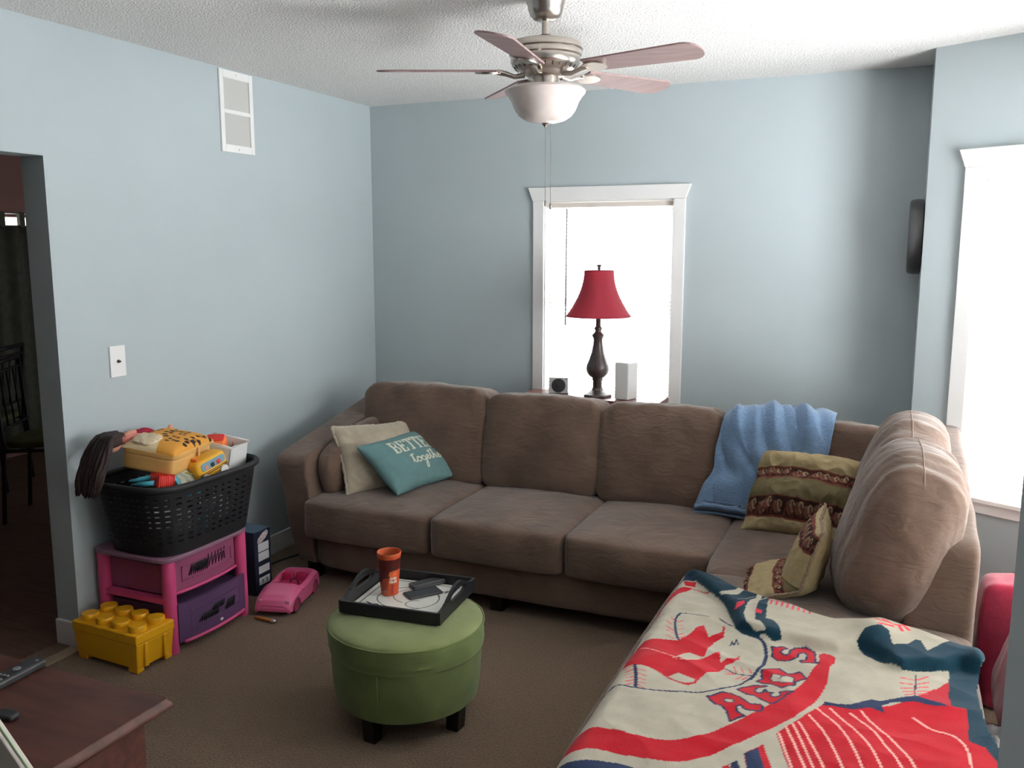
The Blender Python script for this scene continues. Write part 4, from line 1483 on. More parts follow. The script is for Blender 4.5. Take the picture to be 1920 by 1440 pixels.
rise = blur(rise, 9)
wr = np.maximum(wr, -0.003)
Zf = ZT + Zw + rise + blob + np.where(d > rr, wr * 0.3, wr)
push = np.where(d > rr * PI / 2, 0.012 + 0.02 * np.array([nz((0, y * 7, 0), 1, 3) for y in Yu]), 0)
V = np.stack([Xw - push * np.clip((d - rr) * 6, 0, 1), Yu, Zf], 1)
Fq = grid_faces(nu, nv)
ok = keep[Fq].all(1)
Fq = Fq[ok]
used = np.unique(Fq)
remap = -np.ones(len(V), int)
remap[used] = np.arange(len(used))
fb = arr_mesh('blanket', V[used], remap[Fq], M_fleece)
set_color(fb, C[used])
s = fb.modifiers.new('solid', 'SOLIDIFY')
s.thickness = 0.005
s.offset = -1
tag(fb, 'red, cream and navy baseball fleece blanket spread over the chaise', 'blanket')
# ------------------------------------------------------------------ green ottoman
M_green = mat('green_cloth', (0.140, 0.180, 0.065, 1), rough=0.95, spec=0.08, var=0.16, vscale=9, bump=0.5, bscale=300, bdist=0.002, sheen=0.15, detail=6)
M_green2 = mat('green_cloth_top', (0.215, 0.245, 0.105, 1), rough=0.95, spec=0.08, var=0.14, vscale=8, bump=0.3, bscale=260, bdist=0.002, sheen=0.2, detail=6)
OX, OY = 1.485, -2.195
ot = thing('ottoman', 'round green fabric ottoman on short dark legs in the middle of the carpet', 'ottoman', (OX, OY, 0))


def oring(prof, wob=0.0, nn=120):
    b = MB().lathe(prof, nn)
    if wob:
        b.v = [tuple(Vector(p) + Vector((p[0], p[1], 0)).normalized() * wob * (nz((p[0] * 3, p[1] * 3, p[2] * 26), 1, 2) + 0.6 * nz((p[0] * 9, p[1] * 9, p[2] * 60), 1, 4))) if (abs(p[0]) + abs(p[1])) > 0.2 else p for p in b.v]
    return b


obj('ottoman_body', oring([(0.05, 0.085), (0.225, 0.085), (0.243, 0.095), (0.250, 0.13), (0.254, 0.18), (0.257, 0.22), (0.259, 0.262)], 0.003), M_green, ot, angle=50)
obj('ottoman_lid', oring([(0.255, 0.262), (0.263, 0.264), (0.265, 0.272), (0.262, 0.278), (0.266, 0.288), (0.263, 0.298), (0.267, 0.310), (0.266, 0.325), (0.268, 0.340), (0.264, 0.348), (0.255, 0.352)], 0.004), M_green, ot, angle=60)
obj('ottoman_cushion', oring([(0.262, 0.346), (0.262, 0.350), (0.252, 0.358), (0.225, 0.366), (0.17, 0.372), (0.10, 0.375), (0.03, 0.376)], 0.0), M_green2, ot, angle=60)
obj('lid_piping', MB().tube([(0.2655 * math.cos(2 * PI * i / 96), 0.2655 * math.sin(2 * PI * i / 96), 0.3475) for i in range(96)], 0.0035, 8, closed=True), M_green, ot, smooth=True)
obj('side_seam', MB().tube([(0.2525 * math.cos(-1.42), 0.2525 * math.sin(-1.42), 0.13), (0.2605 * math.cos(-1.42), 0.2605 * math.sin(-1.42), 0.262)], 0.0016, 6), mat('seam_green', (0.22, 0.24, 0.11, 1), rough=0.9), ot, smooth=True)
for k in range(4):
    a = -PI / 2 - 0.10 + k * PI / 2
    M = T((0.195 * math.cos(a), 0.195 * math.sin(a), 0)) @ Matrix.Rotation(a, 4, 'Z')
    b = MB().prism([(-.024, -.024), (.024, -.024), (.024, .024), (-.024, .024)], 0, 0.088, M)
    b.v = [(p[0] * (1 + 0.03 * (p[2] > 0.04)), p[1] * (1 + 0.03 * (p[2] > 0.04)), p[2]) for p in b.v]
    obj('leg', b, M_leg, ot, bevel=0.004)

# serving tray on the ottoman
TRZ = 0.378
M_black = mat('black_lacquer', (0.012, 0.012, 0.014, 1), rough=0.38, spec=0.4)
nl, nr = at(645, 1148, z=TRZ), at(815, 1172, z=TRZ)
fl_ = at(690, 1090, z=TRZ)
rt = (nr - nl)
TW = rt.length
rt.normalize()
ta = math.atan2(rt.y, rt.x)
TD = 0.335
tc_ = nl + rt * TW / 2 + Vector((-rt.y, rt.x, 0)) * TD / 2
TW = 0.36
tr = thing('serving_tray', 'black handled tray with a white patterned base on the green ottoman', 'tray', (tc_.x, tc_.y, TRZ), ta)
hw, hd = TW / 2, TD / 2
M_base = mat('tray_print', (0.7, 0.7, 0.68, 1), rough=0.35, attr='Col')
g = np.linspace(-1, 1, 240)
U, Vv_ = np.meshgrid(g, g)
U = U.ravel()
Vv_ = Vv_.ravel()
WH = lin('dcdad2')
INK = lin('20201f')
ring = arc(-.02, -.02, .66, .62, 0, 360, 40)
lays = [('line', [(-.88, -.9), (.88, -.9), (.88, .9), (-.88, .9)], .025, INK, True), ('line', ring, .022, INK, True), ('line', arc(.12, .1, .5, .42, 20, 250, 24), .02, INK),
        ('line', [(-.75, -.5), (-.62, -.58), (-.5, -.55), (-.42, -.64)], .05, INK), ('line', arc(-.52, -.70, .10, .07, 0, 360, 14), .03, INK, True), ('line', [(-.66, -.66), (-.5, -.6), (-.4, -.72)], .04, INK),
        ('line', arc(.3, -.3, .25, .2, 100, 300, 14), .02, INK), ('line', [(.55, .55), (.65, .65), (.6, .5), (.72, .58)], .03, INK)]
base_ = arr_mesh('tray_base', np.stack([U * (hw - .012), Vv_ * (hd - .012), np.full(U.shape, 0.008)], 1), grid_faces(240, 240), M_base, tr)
set_color(base_, paint(U, Vv_, WH, lays))
obj('tray_bottom', MB().box(-hw, hw, -hd, hd, 0, 0.0075), M_black, tr)
for s in (-1, 1):
    obj('long_side', MB().box(-hw, hw, s * hd - .006, s * hd + .006, 0, 0.042), M_black, tr, bevel=0.002)
for s in (-1, 1):
    # end board: arched top with a hand hole
    out = []
    for i in range(25):
        t = -1 + 2 * i / 24
        z = 0.042 + 0.040 * (0.5 + 0.5 * math.cos(PI * min(1, max(-1, t * 1.15))))
        out.append((t * hd, z))
    hole = []
    for i in range(25):
        t = -1 + 2 * i / 24
        c = 1 if abs(t) < 1 else 0
        hole.append((t * hd * 0.42, 0.058 - 0.0 + 0.010 * math.sqrt(max(0, 1 - t * t))))
    b = MB()
    for side in (-0.005, 0.005):
        pass
    tk = 0.006

    def strip(lo, hi):
        n = len(lo)
        vs = []
        for x in (-tk, tk):
            vs += [(x, p[0], p[1]) for p in lo] + [(x, p[0], p[1]) for p in hi]
        fs = []
        for i in range(n - 1):
            fs.append((i, n + i, n + i + 1, i + 1))
            fs.append((2 * n + i, 2 * n + i + 1, 3 * n + i + 1, 3 * n + i))
            fs.append((i, i + 1, 2 * n + i + 1, 2 * n + i))
            fs.append((n + i, 3 * n + i, 3 * n + i + 1, n + i + 1))
        fs.append((0, 2 * n, 3 * n, n))
        fs.append((n - 1, 2 * n - 1, 4 * n - 1, 3 * n - 1))
        b.add(vs, fs)
    hh = hd * 0.42
    ys = [-hd + 2 * hd * i / 48 for i in range(49)]

    def top(y):
        t = y / hd
        return 0.042 + 0.045 * (0.5 + 0.5 * math.cos(PI * min(1, max(-1, t * 1.1))))

    def hole_h(y):
        t = y / hh
        return 0.013 * math.sqrt(max(0, 1 - t ** 4)) if abs(t) < 1 else 0
    strip([(y, 0.0) for y in ys], [(y, min(top(y), 0.052 - hole_h(y)) if abs(y) < hh else min(top(y), 0.052)) for y in ys])
    yu = [-hh * 1.0 + 2 * hh * i / 40 for i in range(41)]
    yo = [y for y in ys if top(y) > 0.0525]
    strip([(y, 0.052 + hole_h(y)) for y in yo], [(y, top(y)) for y in yo])
    b.v = [(s * hw + p[0], p[1], p[2]) for p in b.v]
    obj('handle_board', b, M_black, tr)

# tumbler and the dark devices on the tray
tz = TRZ + 0.0085
M_tumb = mat('orange_tumbler', (0.55, 0.10, 0.03, 1), rough=0.3, attr='Col', coat=0.2)
ORG = lin('b94a28')
tu = at(731, 1112, z=tz)
tm = thing('tumbler', 'orange plastic tumbler with dark print standing on the black tray', 'tumbler', (tu.x, tu.y, tz), YAW)
nu, nv = 180, 120
V = []
UU = []
VV = []
for j in range(nv):
    t = j / (nv - 1)
    for i in range(nu):
        a = 2 * PI * i / nu
        r = 0.0305 + 0.0115 * t + (0.001 if t > 0.93 else 0)
        V.append((r * math.cos(a), r * math.sin(a), 0.002 + 0.148 * t))
        q = (a + PI / 2 + PI) % (2 * PI) - PI
        UU.append(q)
        VV.append(t)
UU = np.array(UU)
VV = np.array(VV)
Fq = []
for j in range(nv - 1):
    for i in range(nu):
        i2 = (i + 1) % nu
        Fq.append((j * nu + i, j * nu + i2, (j + 1) * nu + i2, (j + 1) * nu + i))
body = arr_mesh('cup_body', V, Fq, M_tumb, tm)
DK = lin('4a1512')
MID = lin('8f2c1c')
LTO = lin('d0612f')
ls_ = [('poly', [(-3.2, .2), (-1, .25), (-.5, .42), (.1, .44), (.35, .62), (3.2, .66), (3.2, .9), (-3.2, .9)], DK), ('poly', [(-.9, .1), (-.2, .12), (.1, .40), (-.1, .46), (-.6, .36)], MID), ('poly', [(.25, .02), (.55, .02), (.6, .26), (.3, .3)], MID),
       ('poly', [(.05, .50), (.35, .47), (.9, .50), (.95, .58), (.7, .56), (.55, .60), (.4, .55), (.25, .62), (.12, .58)], LTO)]
CRM = lin('e8dcc8')


def blockword(word, x0, y0, w, h, c, wt):
    S = {'D': [[(0, 0), (0, 1), (.6, 1), (.9, .7), (.9, .3), (.6, 0), (0, 0)]], 'A': [[(0, 0), (.45, 1), (.9, 0)], [(.2, .4), (.7, .4)]], 'R': [[(0, 0), (0, 1), (.8, 1), (.8, .5), (0, .5), (.85, 0)]], 'K': [[(0, 0), (0, 1)], [(.85, 1), (0, .5), (.85, 0)]],
         'H': [[(0, 0), (0, 1)], [(.85, 0), (.85, 1)], [(0, .5), (.85, .5)]], 'O': [[(0, .2), (0, .8), (.3, 1), (.6, 1), (.9, .8), (.9, .2), (.6, 0), (.3, 0), (0, .2)]], 'S': [[(.85, .9), (.4, 1), (0, .8), (.1, .55), (.8, .45), (.85, .15), (.4, 0), (0, .1)]], 'E': [[(.85, 1), (0, 1), (0, 0), (.85, 0)], [(0, .5), (.6, .5)]], 'N': [[(0, 0), (0, 1), (.85, 0), (.85, 1)]], 'U': [[(0, 1), (0, .2), (.3, 0), (.6, 0), (.85, .2), (.85, 1)]], 'T': [[(0, 1), (.9, 1)], [(.45, 1), (.45, 0)]]}
    o = []
    for k, ch in enumerate(word):
        for st_ in S[ch]:
            o.append(('line', [(x0 + k * w * 1.25 + p[0] * w, y0 + p[1] * h) for p in st_], wt, c))
    return o


ls_ += blockword('DARK', .22, .405, .14, .052, CRM, .026) + blockword('HOUSE', .14, .325, .13, .046, CRM, .024)
ls_ += [('line', [(-.5, .08), (-.35, .14), (-.4, .07), (-.25, .13)], .035, lin('8f6f6a'))]
set_color(body, paint(UU, VV, ORG, ls_))
obj('cup_rim', MB().lathe([(0.0425, 0.146), (0.0435, 0.152), (0.0425, 0.1555), (0.0405, 0.1545), (0.036, 0.10), (0.029, 0.006), (0.002, 0.004)], 64, cap=False), mat('orange_rim', (0.50, 0.11, 0.045, 1), rough=0.35, trans=0.0), tm, angle=50)
obj('cup_foot', MB().lathe([(0.002, 0.0), (0.029, 0.0), (0.0306, 0.002)], 48, cap=False), mat('orange_rim', None), tm)

M_gray = mat('grey_metal', (0.16, 0.16, 0.165, 1), rough=0.35, metal=0.5)


def slab(name, label, p0, p1, w, h, z, m1, m2, tilt=0):
    a = at(*p0, z=z)
    b = at(*p1, z=z)
    d = (b - a)
    L = d.length
    an = math.atan2(d.y, d.x)
    c = (a + b) / 2
    o = thing(name, label, 'phone' if name == 'smartphone' else 'remote', (c.x, c.y, z), an)
    obj('case', MB().box(-L / 2, L / 2, -w / 2, w / 2, 0, h), m1, o, bevel=0.003, segs=3)
    return o, L


o, L = slab('smartphone', 'flat black phone lying on the tray nearest its right handle', (762, 1120), (824, 1107), 0.066, 0.008, tz, M_blk2, M_gray)
obj('screen', MB().box(-L / 2 + .004, L / 2 - .004, -.030, .030, 0.008, 0.0085), mat('dark_screen', (0.02, 0.02, 0.024, 1), rough=0.12), o)
o, L = slab('remote_control', 'slim black remote with a grey edge at the back of the tray', (771, 1105), (838, 1089), 0.042, 0.018, tz, M_blk2, M_gray)
obj('edge_trim', MB().box(-L / 2 + .002, L / 2 - .002, -.0225, -.021, 0.004, 0.010), M_gray, o)
obj('button_pad', MB().box(-L / 2 + .01, L / 2 - .03, -.015, .015, 0.018, 0.0188), M_blk, o)

# ------------------------------------------------------------------ pink and purple drawer unit
M_pink = mat('pink_plastic', (0.64, 0.075, 0.22, 1), rough=0.4, spec=0.4)
M_pinkt = mat('pink_clear', (0.33, 0.085, 0.17, 1), rough=0.3, alpha=0.93)
M_purp = mat('purple_clear', (0.125, 0.065, 0.155, 1), rough=0.3, alpha=0.95)
UX, UY = 0.205, -1.955
DU = thing('drawer_unit', 'pink plastic two drawer unit with one pink and one purple drawer by the left wall', 'drawer unit', (UX, UY, 0), math.radians(0))
ux0, ux1, uy0, uy1, uh = -0.185, 0.185, -0.225, 0.225, 0.40
for sx_ in (ux0 + .018, ux1 - .006):
    for sy_ in (uy0 + .018, uy1 - .018):
        b = MB().lathe([(0.026, 0), (0.027, 0.10), (0.026, 0.21), (0.027, 0.30), (0.026, uh - .02)], 20, T((sx_, sy_, 0)))
        obj('corner_post', b, M_pink, DU, angle=40)
obj('top_panel', MB().rbox(ux1 - ux0 + .05, uy1 - uy0 + .05, 0.022, 8, 10, None, T((0.006, 0, uh - .011))), mat('mauve_top', (0.25, 0.13, 0.19, 1), rough=0.4), DU, smooth=True)
for z0 in (0.012, 0.205):
    obj('shelf_frame', MB().box(ux0, ux1, uy0, uy0 + .03, z0, z0 + .022).box(ux0, ux1, uy1 - .03, uy1, z0, z0 + .022).box(ux0, ux0 + .02, uy0, uy1, z0, z0 + .022), M_pink, DU)
scr = mat('black_scribble', (0.02, 0.018, 0.022, 1), rough=0.7)


def drawer(nm, z0, z1, m, out, marks, lip):
    x1 = ux1 + out
    d = MB().box(ux0 + .02, x1 - .02, uy0 + .03, uy1 - .03, z0, z1 - .02)
    dd = obj(nm, d, m, DU)
    f = MB()
    n = 24
    # bowed front
    vs = []
    for j, z in enumerate((z0, z1)):
        for i in range(n + 1):
            t = -1 + 2 * i / n
            y = (uy0 + .046 if out < .02 else uy0 + .030) + (uy1 - .046 - uy0 - .046 if out < .02 else uy1 - uy0 - .06) * (t + 1) / 2
            vs.append((x1 - .012 + 0.020 * (1 - t * t), y, z))
    for j, z in enumerate((z0, z1)):
        for i in range(n + 1):
            p = vs[j * (n + 1) + i]
            vs.append((p[0] - .016, p[1], z))
    k = n + 1
    fs = []
    for i in range(n):
        fs += [(i, i + 1, k + i + 1, k + i), (2 * k + i, 3 * k + i, 3 * k + i + 1, 2 * k + i + 1), (k + i, k + i + 1, 3 * k + i + 1, 3 * k + i), (i, 2 * k + i, 2 * k + i + 1, i + 1)]
    fs += [(0, k, 3 * k, 2 * k), (n, 2 * k + n, 3 * k + n, k + n)]
    f.add(vs, fs)
    ff = obj('drawer_front', f, m, dd)
    # raised panel and marker scribbles
    X = lambda y: x1 - .012 + 0.020 * (1 - (y / (uy1 - .04)) ** 2)
    pm = MB()
    a, b = uy0 + .085, uy1 - .075
    za, zb = z0 + .045, z1 - .035
    for y_0, y_1, z_0, z_1 in ((a, b, za, za + .004), (a, b, zb - .004, zb), (a, a + .004, za, zb), (b - .004, b, za, zb)):
        m_ = 12
        for i in range(m_):
            ya, yb_ = y_0 + (y_1 - y_0) * i / m_, y_0 + (y_1 - y_0) * (i + 1) / m_
            pm.box(min(X(ya), X(yb_)) - .004, max(X(ya), X(yb_)) + .002, ya, yb_, z_0, z_1)
    obj('panel_ridge', pm, m, ff)
    sc_ = MB()
    for P in marks:
        sc_.tube([(X(y) + .0005, y, z) for y, z in P], 0.0052, 6, flat=0.6)
    mk = obj('marker_scribble', sc_, scr, ff, smooth=True)
    obj('pull_lip', MB().tube([(X(uy0 + .05 + (uy1 - uy0 - .10) * i / 12) + .006, uy0 + .05 + (uy1 - uy0 - .10) * i / 12, lip) for i in range(13)], 0.007, 8), M_pink, ff, smooth=True)
    return dd


def zig(y0, y1, z0, z1, n, sk=0.012, bow=0.0):
    P = []
    for i in range(n * 2 + 1):
        y = y0 + (y1 - y0) * i / (2 * n)
        P.append((y + (sk if i % 2 else 0), z1 if i % 2 else z0))
    return P


drawer('drawer', 0.232, 0.372, M_pinkt, 0.0, [zig(-.105, -.01, .290, .335, 9), zig(-.075, -.025, .300, .332, 7), zig(-.02, .10, .298, .345, 6)], 0.236)
drawer('drawer', 0.040, 0.198, M_purp, 0.035, [zig(-.10, .0, .095, .122, 9), zig(-.03, .035, .120, .142, 7), zig(.05, .105, .095, .128, 7)], 0.040)
obj('sticker', MB().rbox(0.004, 0.018, 0.012, 3, 6, None, T((ux1 + .046, 0.02, 0.062))), M_trim, DU, smooth=True)

# ------------------------------------------------------------------ black openwork laundry basket full of toys
M_bask = mat('black_basket', (0.014, 0.014, 0.016, 1), rough=0.5, spec=0.35)
KX, KY, KZ = 0.245, -1.930, 0.402
kb = thing('laundry_basket', 'black openwork plastic laundry basket of toys on top of the pink drawer unit', 'basket', (KX, KY, KZ))
kw0, kd0, kw1, kd1, kh = 0.175, 0.258, 0.212, 0.308, 0.285


def superell(a, w, d, p=4.2):
    c, s = math.cos(a), math.sin(a)
    k = (abs(c) ** p + abs(s) ** p) ** (-1 / p)
    return (w * c * k, d * s * k)


NA, NZ = 176, 38
vs, fs = [], []
for j in range(NZ + 1):
    t = j / NZ
    for i in range(NA):
        x, y = superell(2 * PI * i / NA, kw0 + (kw1 - kw0) * t, kd0 + (kd1 - kd0) * t)
        vs.append((x, y, kh * t))
for j in range(NZ):
    for i in range(NA):
        hole = (i % 4 in (1, 2)) and (j % 3 == 1) and 4 < j < 33
        if not hole:
            fs.append((j * NA + i, j * NA + (i + 1) % NA, (j + 1) * NA + (i + 1) % NA, (j + 1) * NA + i))
obj('basket_wall', MB().add(vs, fs), M_bask, kb, solid=0.003)
rimp = [(*superell(2 * PI * i / 120, kw1 + .006, kd1 + .006), kh - .004) for i in range(120)]
obj('basket_rim', MB().tube(rimp, 0.011, 10, closed=True, flat=1.3), M_bask, kb, smooth=True)
bot = [superell(2 * PI * i / 80, kw0, kd0) for i in range(80)]
obj('basket_bottom', MB().prism(bot, 0, 0.006), M_bask, kb)

RZ = KZ + kh          # rim height


def toy(name, label, cat, loc, rotz=0, tilt=None):
    M = T(loc) @ Matrix.Rotation(rotz, 4, 'Z')
    if tilt:
        M = M @ rot(*tilt)
    return thing(name, label, cat, M=M, group=None)


M_white = mat('toy_white', (0.78, 0.78, 0.76, 1), rough=0.4)
M_sky = mat('toy_sky_blue', (0.08, 0.42, 0.55, 1), rough=0.4)
M_red = mat('toy_red', (0.72, 0.035, 0.025, 1), rough=0.4)
M_orange = mat('toy_orange', (0.85, 0.20, 0.05, 1), rough=0.45)
M_yel = mat('toy_yellow', (0.86, 0.44, 0.03, 1), rough=0.35)
M_skin = mat('doll_skin', (0.62, 0.28, 0.20, 1), rough=0.5)

# leopard print toy case
M_leo = mat('leopard_print', (0.8, 0.5, 0.15, 1), rough=0.7, attr='Col', bump=0.2, bscale=180, bdist=0.002)
M_gold = mat('tan_case', (0.66, 0.38, 0.12, 1), rough=0.5, var=0.08, vscale=12)
lc = toy('leopard_print_case', 'golden leopard print toy case with a latch on top of the toy heap', 'toy case', (0.235, -1.985, RZ + 0.035), math.radians(14), ('Y', 8))
cw_, cd_, ch_ = 0.115, 0.155, 0.075
obj('case_body', MB().rbox(cw_ * 2, cd_ * 2, ch_, 9, 14, None, T((0, 0, ch_ / 2))), M_gold, lc, smooth=True)
n = 150
g = np.linspace(-1, 1, n)
U, W = np.meshgrid(g, g)
U = U.ravel()
W = W.ravel()
Zt = ch_ + 0.012 + 0.036 * np.sqrt(np.clip((1 - np.abs(U) ** 5) * (1 - np.abs(W) ** 5), 0, 1))
rg = random.Random(12)
LS = [('poly', [(-1.1, -1.1), (.35, -1.1), (.1, -.55), (-.4, -.5), (-1.1, -.6)], lin('e6cfa4'))]
GOLD = lin('dc9a3c')
for i in range(4):
    for j in range(5):
        x = -0.78 + 1.56 * i / 3 + rg.uniform(-.1, .1)
        y = -0.40 + 1.28 * j / 4 + rg.uniform(-.08, .08)
        r = rg.uniform(.13, .19)
        k = rg.random()
        a0 = rg.uniform(0, 6.28)
        nb_ = rg.choice((2, 3, 3))
        if k < .12:
            LS.append(('poly', arc(x, y, r * .6, r * .5, 0, 360, 8), lin('f2e6d0')))
        elif k < .6:
            LS.append(('poly', arc(x, y, r * .6, r * .5, 0, 360, 8), lin('b87526')))
        for m_ in range(nb_):
            a1 = a0 + m_ * 6.28 / nb_
            bx_, by_ = x + r * .75 * math.cos(a1), y + r * .65 * math.sin(a1)
            LS.append(('poly', [(bx_ + r * .55 * math.cos(q) * rg.uniform(.6, 1.2), by_ + r * .42 * math.sin(q) * rg.uniform(.6, 1.2)) for q in np.linspace(0, 5.5, 8)], lin('24170e')))
lid = arr_mesh('case_lid', np.stack([U * cw_, W * cd_, Zt], 1), grid_faces(n, n), M_leo, lc)
set_color(lid, paint(U, W, GOLD, LS))
obj('lid_skirt', MB().rbox(cw_ * 2 + .004, cd_ * 2 + .004, 0.026, 9, 12, None, T((0, 0, ch_ + .004))), M_gold, lc, smooth=True)
obj('latch', MB().tube([(cw_ + .003, 0.02, ch_ + .012), (cw_ + .010, 0.018, ch_ - .01), (cw_ + .008, 0.022, ch_ - .04), (cw_ + .010, 0.03, ch_ - .055)], 0.006, 8), M_gold, lc, smooth=True)
obj('fur_patch', MB().rbox(0.10, 0.11, 0.022, 3, 14, lambda u, q: q + Vector((0, 0, 0.006 * nz(q, 60, 2))), T((-0.04, -0.095, ch_ + .045)) @ rot('X', 6)), mat('cream_plush', (0.72, 0.58, 0.40, 1), rough=1, bump=0.6, bscale=200), lc, smooth=True)
obj('ear', MB().rbox(0.05, 0.04, 0.03, 2.5, 10, None, T((0.085, cd_ + .008, ch_ - .0))), M_gold, lc, smooth=True)

# doll with long dark hair hanging over the basket edge
M_hair = mat('doll_hair', (0.035, 0.018, 0.016, 1), rough=0.55, bump=0.8, bscale=120, bdist=0.004, stretch=(6, 6, 0.6))
dl = toy('doll', 'doll with long dark brown hair hanging over the left end of the basket', 'doll', (0.155, -2.185, RZ + 0.125))
obj('body', MB().rbox(0.045, 0.13, 0.040, 2.6, 14, lambda u, q: q * (1.0 - 0.25 * u.y * u.y), T((0.01, 0.085, 0.034)) @ rot('Z', -12)), mat('pink_dress', (0.60, 0.20, 0.17, 1), rough=0.8), dl, smooth=True)
hd_ = obj('head', MB().rbox(0.062, 0.066, 0.07, 2.3, 14, None, T((0.0, 0.0, 0.030))), M_skin, dl, smooth=True)
obj('arm', MB().tube([(0.01, 0.05, 0.05), (0.012, 0.08, 0.058), (0.01, 0.11, 0.058)], [0.012, 0.010, 0.008], 10), M_skin, dl, smooth=True)
hair = MB()
rg = random.Random(5)
for k in range(90):
    a = rg.uniform(0, 1)
    x = -0.06 + 0.12 * a
    yb = rg.uniform(-0.012, 0.03)
    p0 = (x * 0.45, yb * 1.0 + 0.005, 0.066 + rg.uniform(-.01, .004))
    p1 = (x * 0.8 - 0.005, -0.035 + rg.uniform(-.012, .012), 0.050 + rg.uniform(-.012, .012))
    p2 = (x * 1.05 - 0.010, -0.075 + rg.uniform(-.014, .014), -0.02 + rg.uniform(-.015, .015))
    p3 = (x * 1.0 - 0.016, -0.102 + rg.uniform(-.016, .016), -0.085 + rg.uniform(-.02, .02))
    p4 = (x * 0.8 - 0.020, -0.108 + rg.uniform(-.02, .014), -0.135 + rg.uniform(-.03, .02))
    P = smooth_poly([p0, p1, p2, p3, p4], 1, closed=False)
    hair.tube(P, [0.007] + [0.0085] * (len(P) - 2) + [0.003], 6)
hair.rbox(0.085, 0.085, 0.06, 2.4, 12, None, T((0, -0.008, 0.042)))
ho = obj('hair', hair, M_hair, dl, smooth=True)

# small arms and cloth poking out of the heap
rc = toy('red_cloth', 'crimson cloth poking up behind the leopard print case', 'cloth', (0.085, -1.965, RZ + 0.135))
obj('cloth', MB().rbox(0.08, 0.13, 0.06, 2.5, 14, lambda u, q: q + Vector((0, 0, 0.008 * nz(q, 30, 3)))), mat('crimson_cloth', (0.36, 0.012, 0.045, 1), rough=0.9), rc, smooth=True)
dp = toy('doll', 'doll arm with its pink hand raised behind the leopard print case', 'doll', (0.12, -1.83, RZ + 0.06))
obj('arm', MB().tube([(0, 0, 0), (0.0, 0.005, 0.04), (0.0, -0.005, 0.075)], [0.012, 0.011, 0.010], 10), M_skin, dp, smooth=True)
obj('hand', MB().rbox(0.018, 0.026, 0.034, 2.5, 8, None, T((0, -0.010, 0.088)) @ rot('X', 20)), M_skin, dp, smooth=True)
d3 = toy('doll', 'doll with a grey sleeve and open hand at the right end of the basket', 'doll', (0.285, -1.685, RZ - 0.01))
obj('sleeve', MB().tube([(0.0, -0.04, -0.02), (0.01, 0.0, 0.02), (0.012, 0.028, 0.055)], [0.026, 0.022, 0.014], 12), mat('grey_sleeve', (0.20, 0.21, 0.22, 1), rough=0.9), d3, smooth=True)
hn = MB().rbox(0.014, 0.024, 0.024, 2.5, 8, None, T((0.012, 0.034, 0.068)))
ha = obj('hand', hn, M_skin, d3, smooth=True)
for k in range(4):
    obj('finger', MB().tube([(0.012, 0.028 + .006 * k, 0.074), (0.012, 0.030 + .009 * k, 0.094 - .004 * abs(k - 1.5))], [0.0042, 0.003], 7), M_skin, ha, smooth=True)

# yellow school bus
bu = toy('toy_school_bus', 'yellow toy school bus with blue windows near the front of the basket', 'toy bus', (0.385, -1.905, RZ - 0.018), math.radians(78), ('Y', -16))
obj('bus_body', MB().rbox(0.155, 0.085, 0.085, 5, 14, None, T((0, 0, 0.052))), M_yel, bu, smooth=True)
obj('window_strip', MB().rbox(0.115, 0.004, 0.034, 6, 10, None, T((0.005, -0.0425, 0.064))), mat('bus_window', (0.22, 0.38, 0.45, 1), rough=0.2), bu, smooth=True)
for x, c in ((-.03, M_skin), (0.0, M_blk), (.03, M_red)):
    obj('passenger', MB().rbox(0.020, 0.004, 0.020, 2.5, 6, None, T((x, -0.0445, 0.060))), c, bu, smooth=True)
obj('side_stripe', MB().box(-.068, .068, -.0442, -.041, 0.030, 0.0335).box(-.068, .068, -.0442, -.041, 0.0375, 0.040), M_blk, bu)
for x in (-.045, .045):
    obj('wheel', MB().lathe([(0.003, -.007), (0.019, -.007), (0.020, 0), (0.019, .007), (0.003, .007)], 20, T((x, -.043, 0.014)) @ rot('X', 90)), M_white, bu, angle=40)
obj('roof_sign', MB().rbox(0.012, 0.05, 0.012, 4, 6, None, T((-0.05, 0, 0.097))), M_orange, bu, smooth=True)

# white toy bin with an orange block inside
wbn = toy('toy_bin', 'small open white plastic bin leaning at the right of the toy heap', 'toy bin', (0.285, -1.735, RZ - 0.035), math.radians(12), ('Y', 10))
b = MB()
x0, x1, y0, y1, h = -.08, .08, -.075, .075, .125
for a in ((x0, x0 + .004, y0, y1), (x1 - .004, x1, y0, y1), (x0, x1, y0, y0 + .004), (x0, x1, y1 - .004, y1)):
    b.box(a[0], a[1], a[2], a[3], 0.0, h)
b.box(x0, x1, y0, y1, 0, .004)
obj('bin_shell', b, M_white, wbn)
obj('bin_rim', MB().tube([(x0, y0, h), (x1, y0, h), (x1, y1, h), (x0, y1, h)], 0.006, 8, closed=True), M_white, wbn, smooth=True)
ob = toy('toy_block', 'orange and red toy block sitting inside the small white bin', 'toy block', (0.270, -1.735, RZ + 0.055), math.radians(30), ('X', 24))
obj('block_body', MB().rbox(0.088, 0.088, 0.088, 7, 12), M_orange, ob, smooth=True)
obj('red_panel', MB().rbox(0.075, 0.05, 0.006, 6, 8, None, T((0, 0.012, 0.0445))), M_red, ob, smooth=True)
obj('green_leaf', MB().rbox(0.03, 0.006, 0.022, 2.4, 8, None, T((-.015, -0.0445, -.015))), mat('leaf_green', (0.06, 0.30, 0.08, 1), rough=0.5), ob, smooth=True)
obj('berry', MB().rbox(0.034, 0.006, 0.036, 2.2, 8, None, T((0.02, -0.0450, 0.006))), mat('berry_red', (0.42, 0.03, 0.03, 1), rough=0.5), ob, smooth=True)

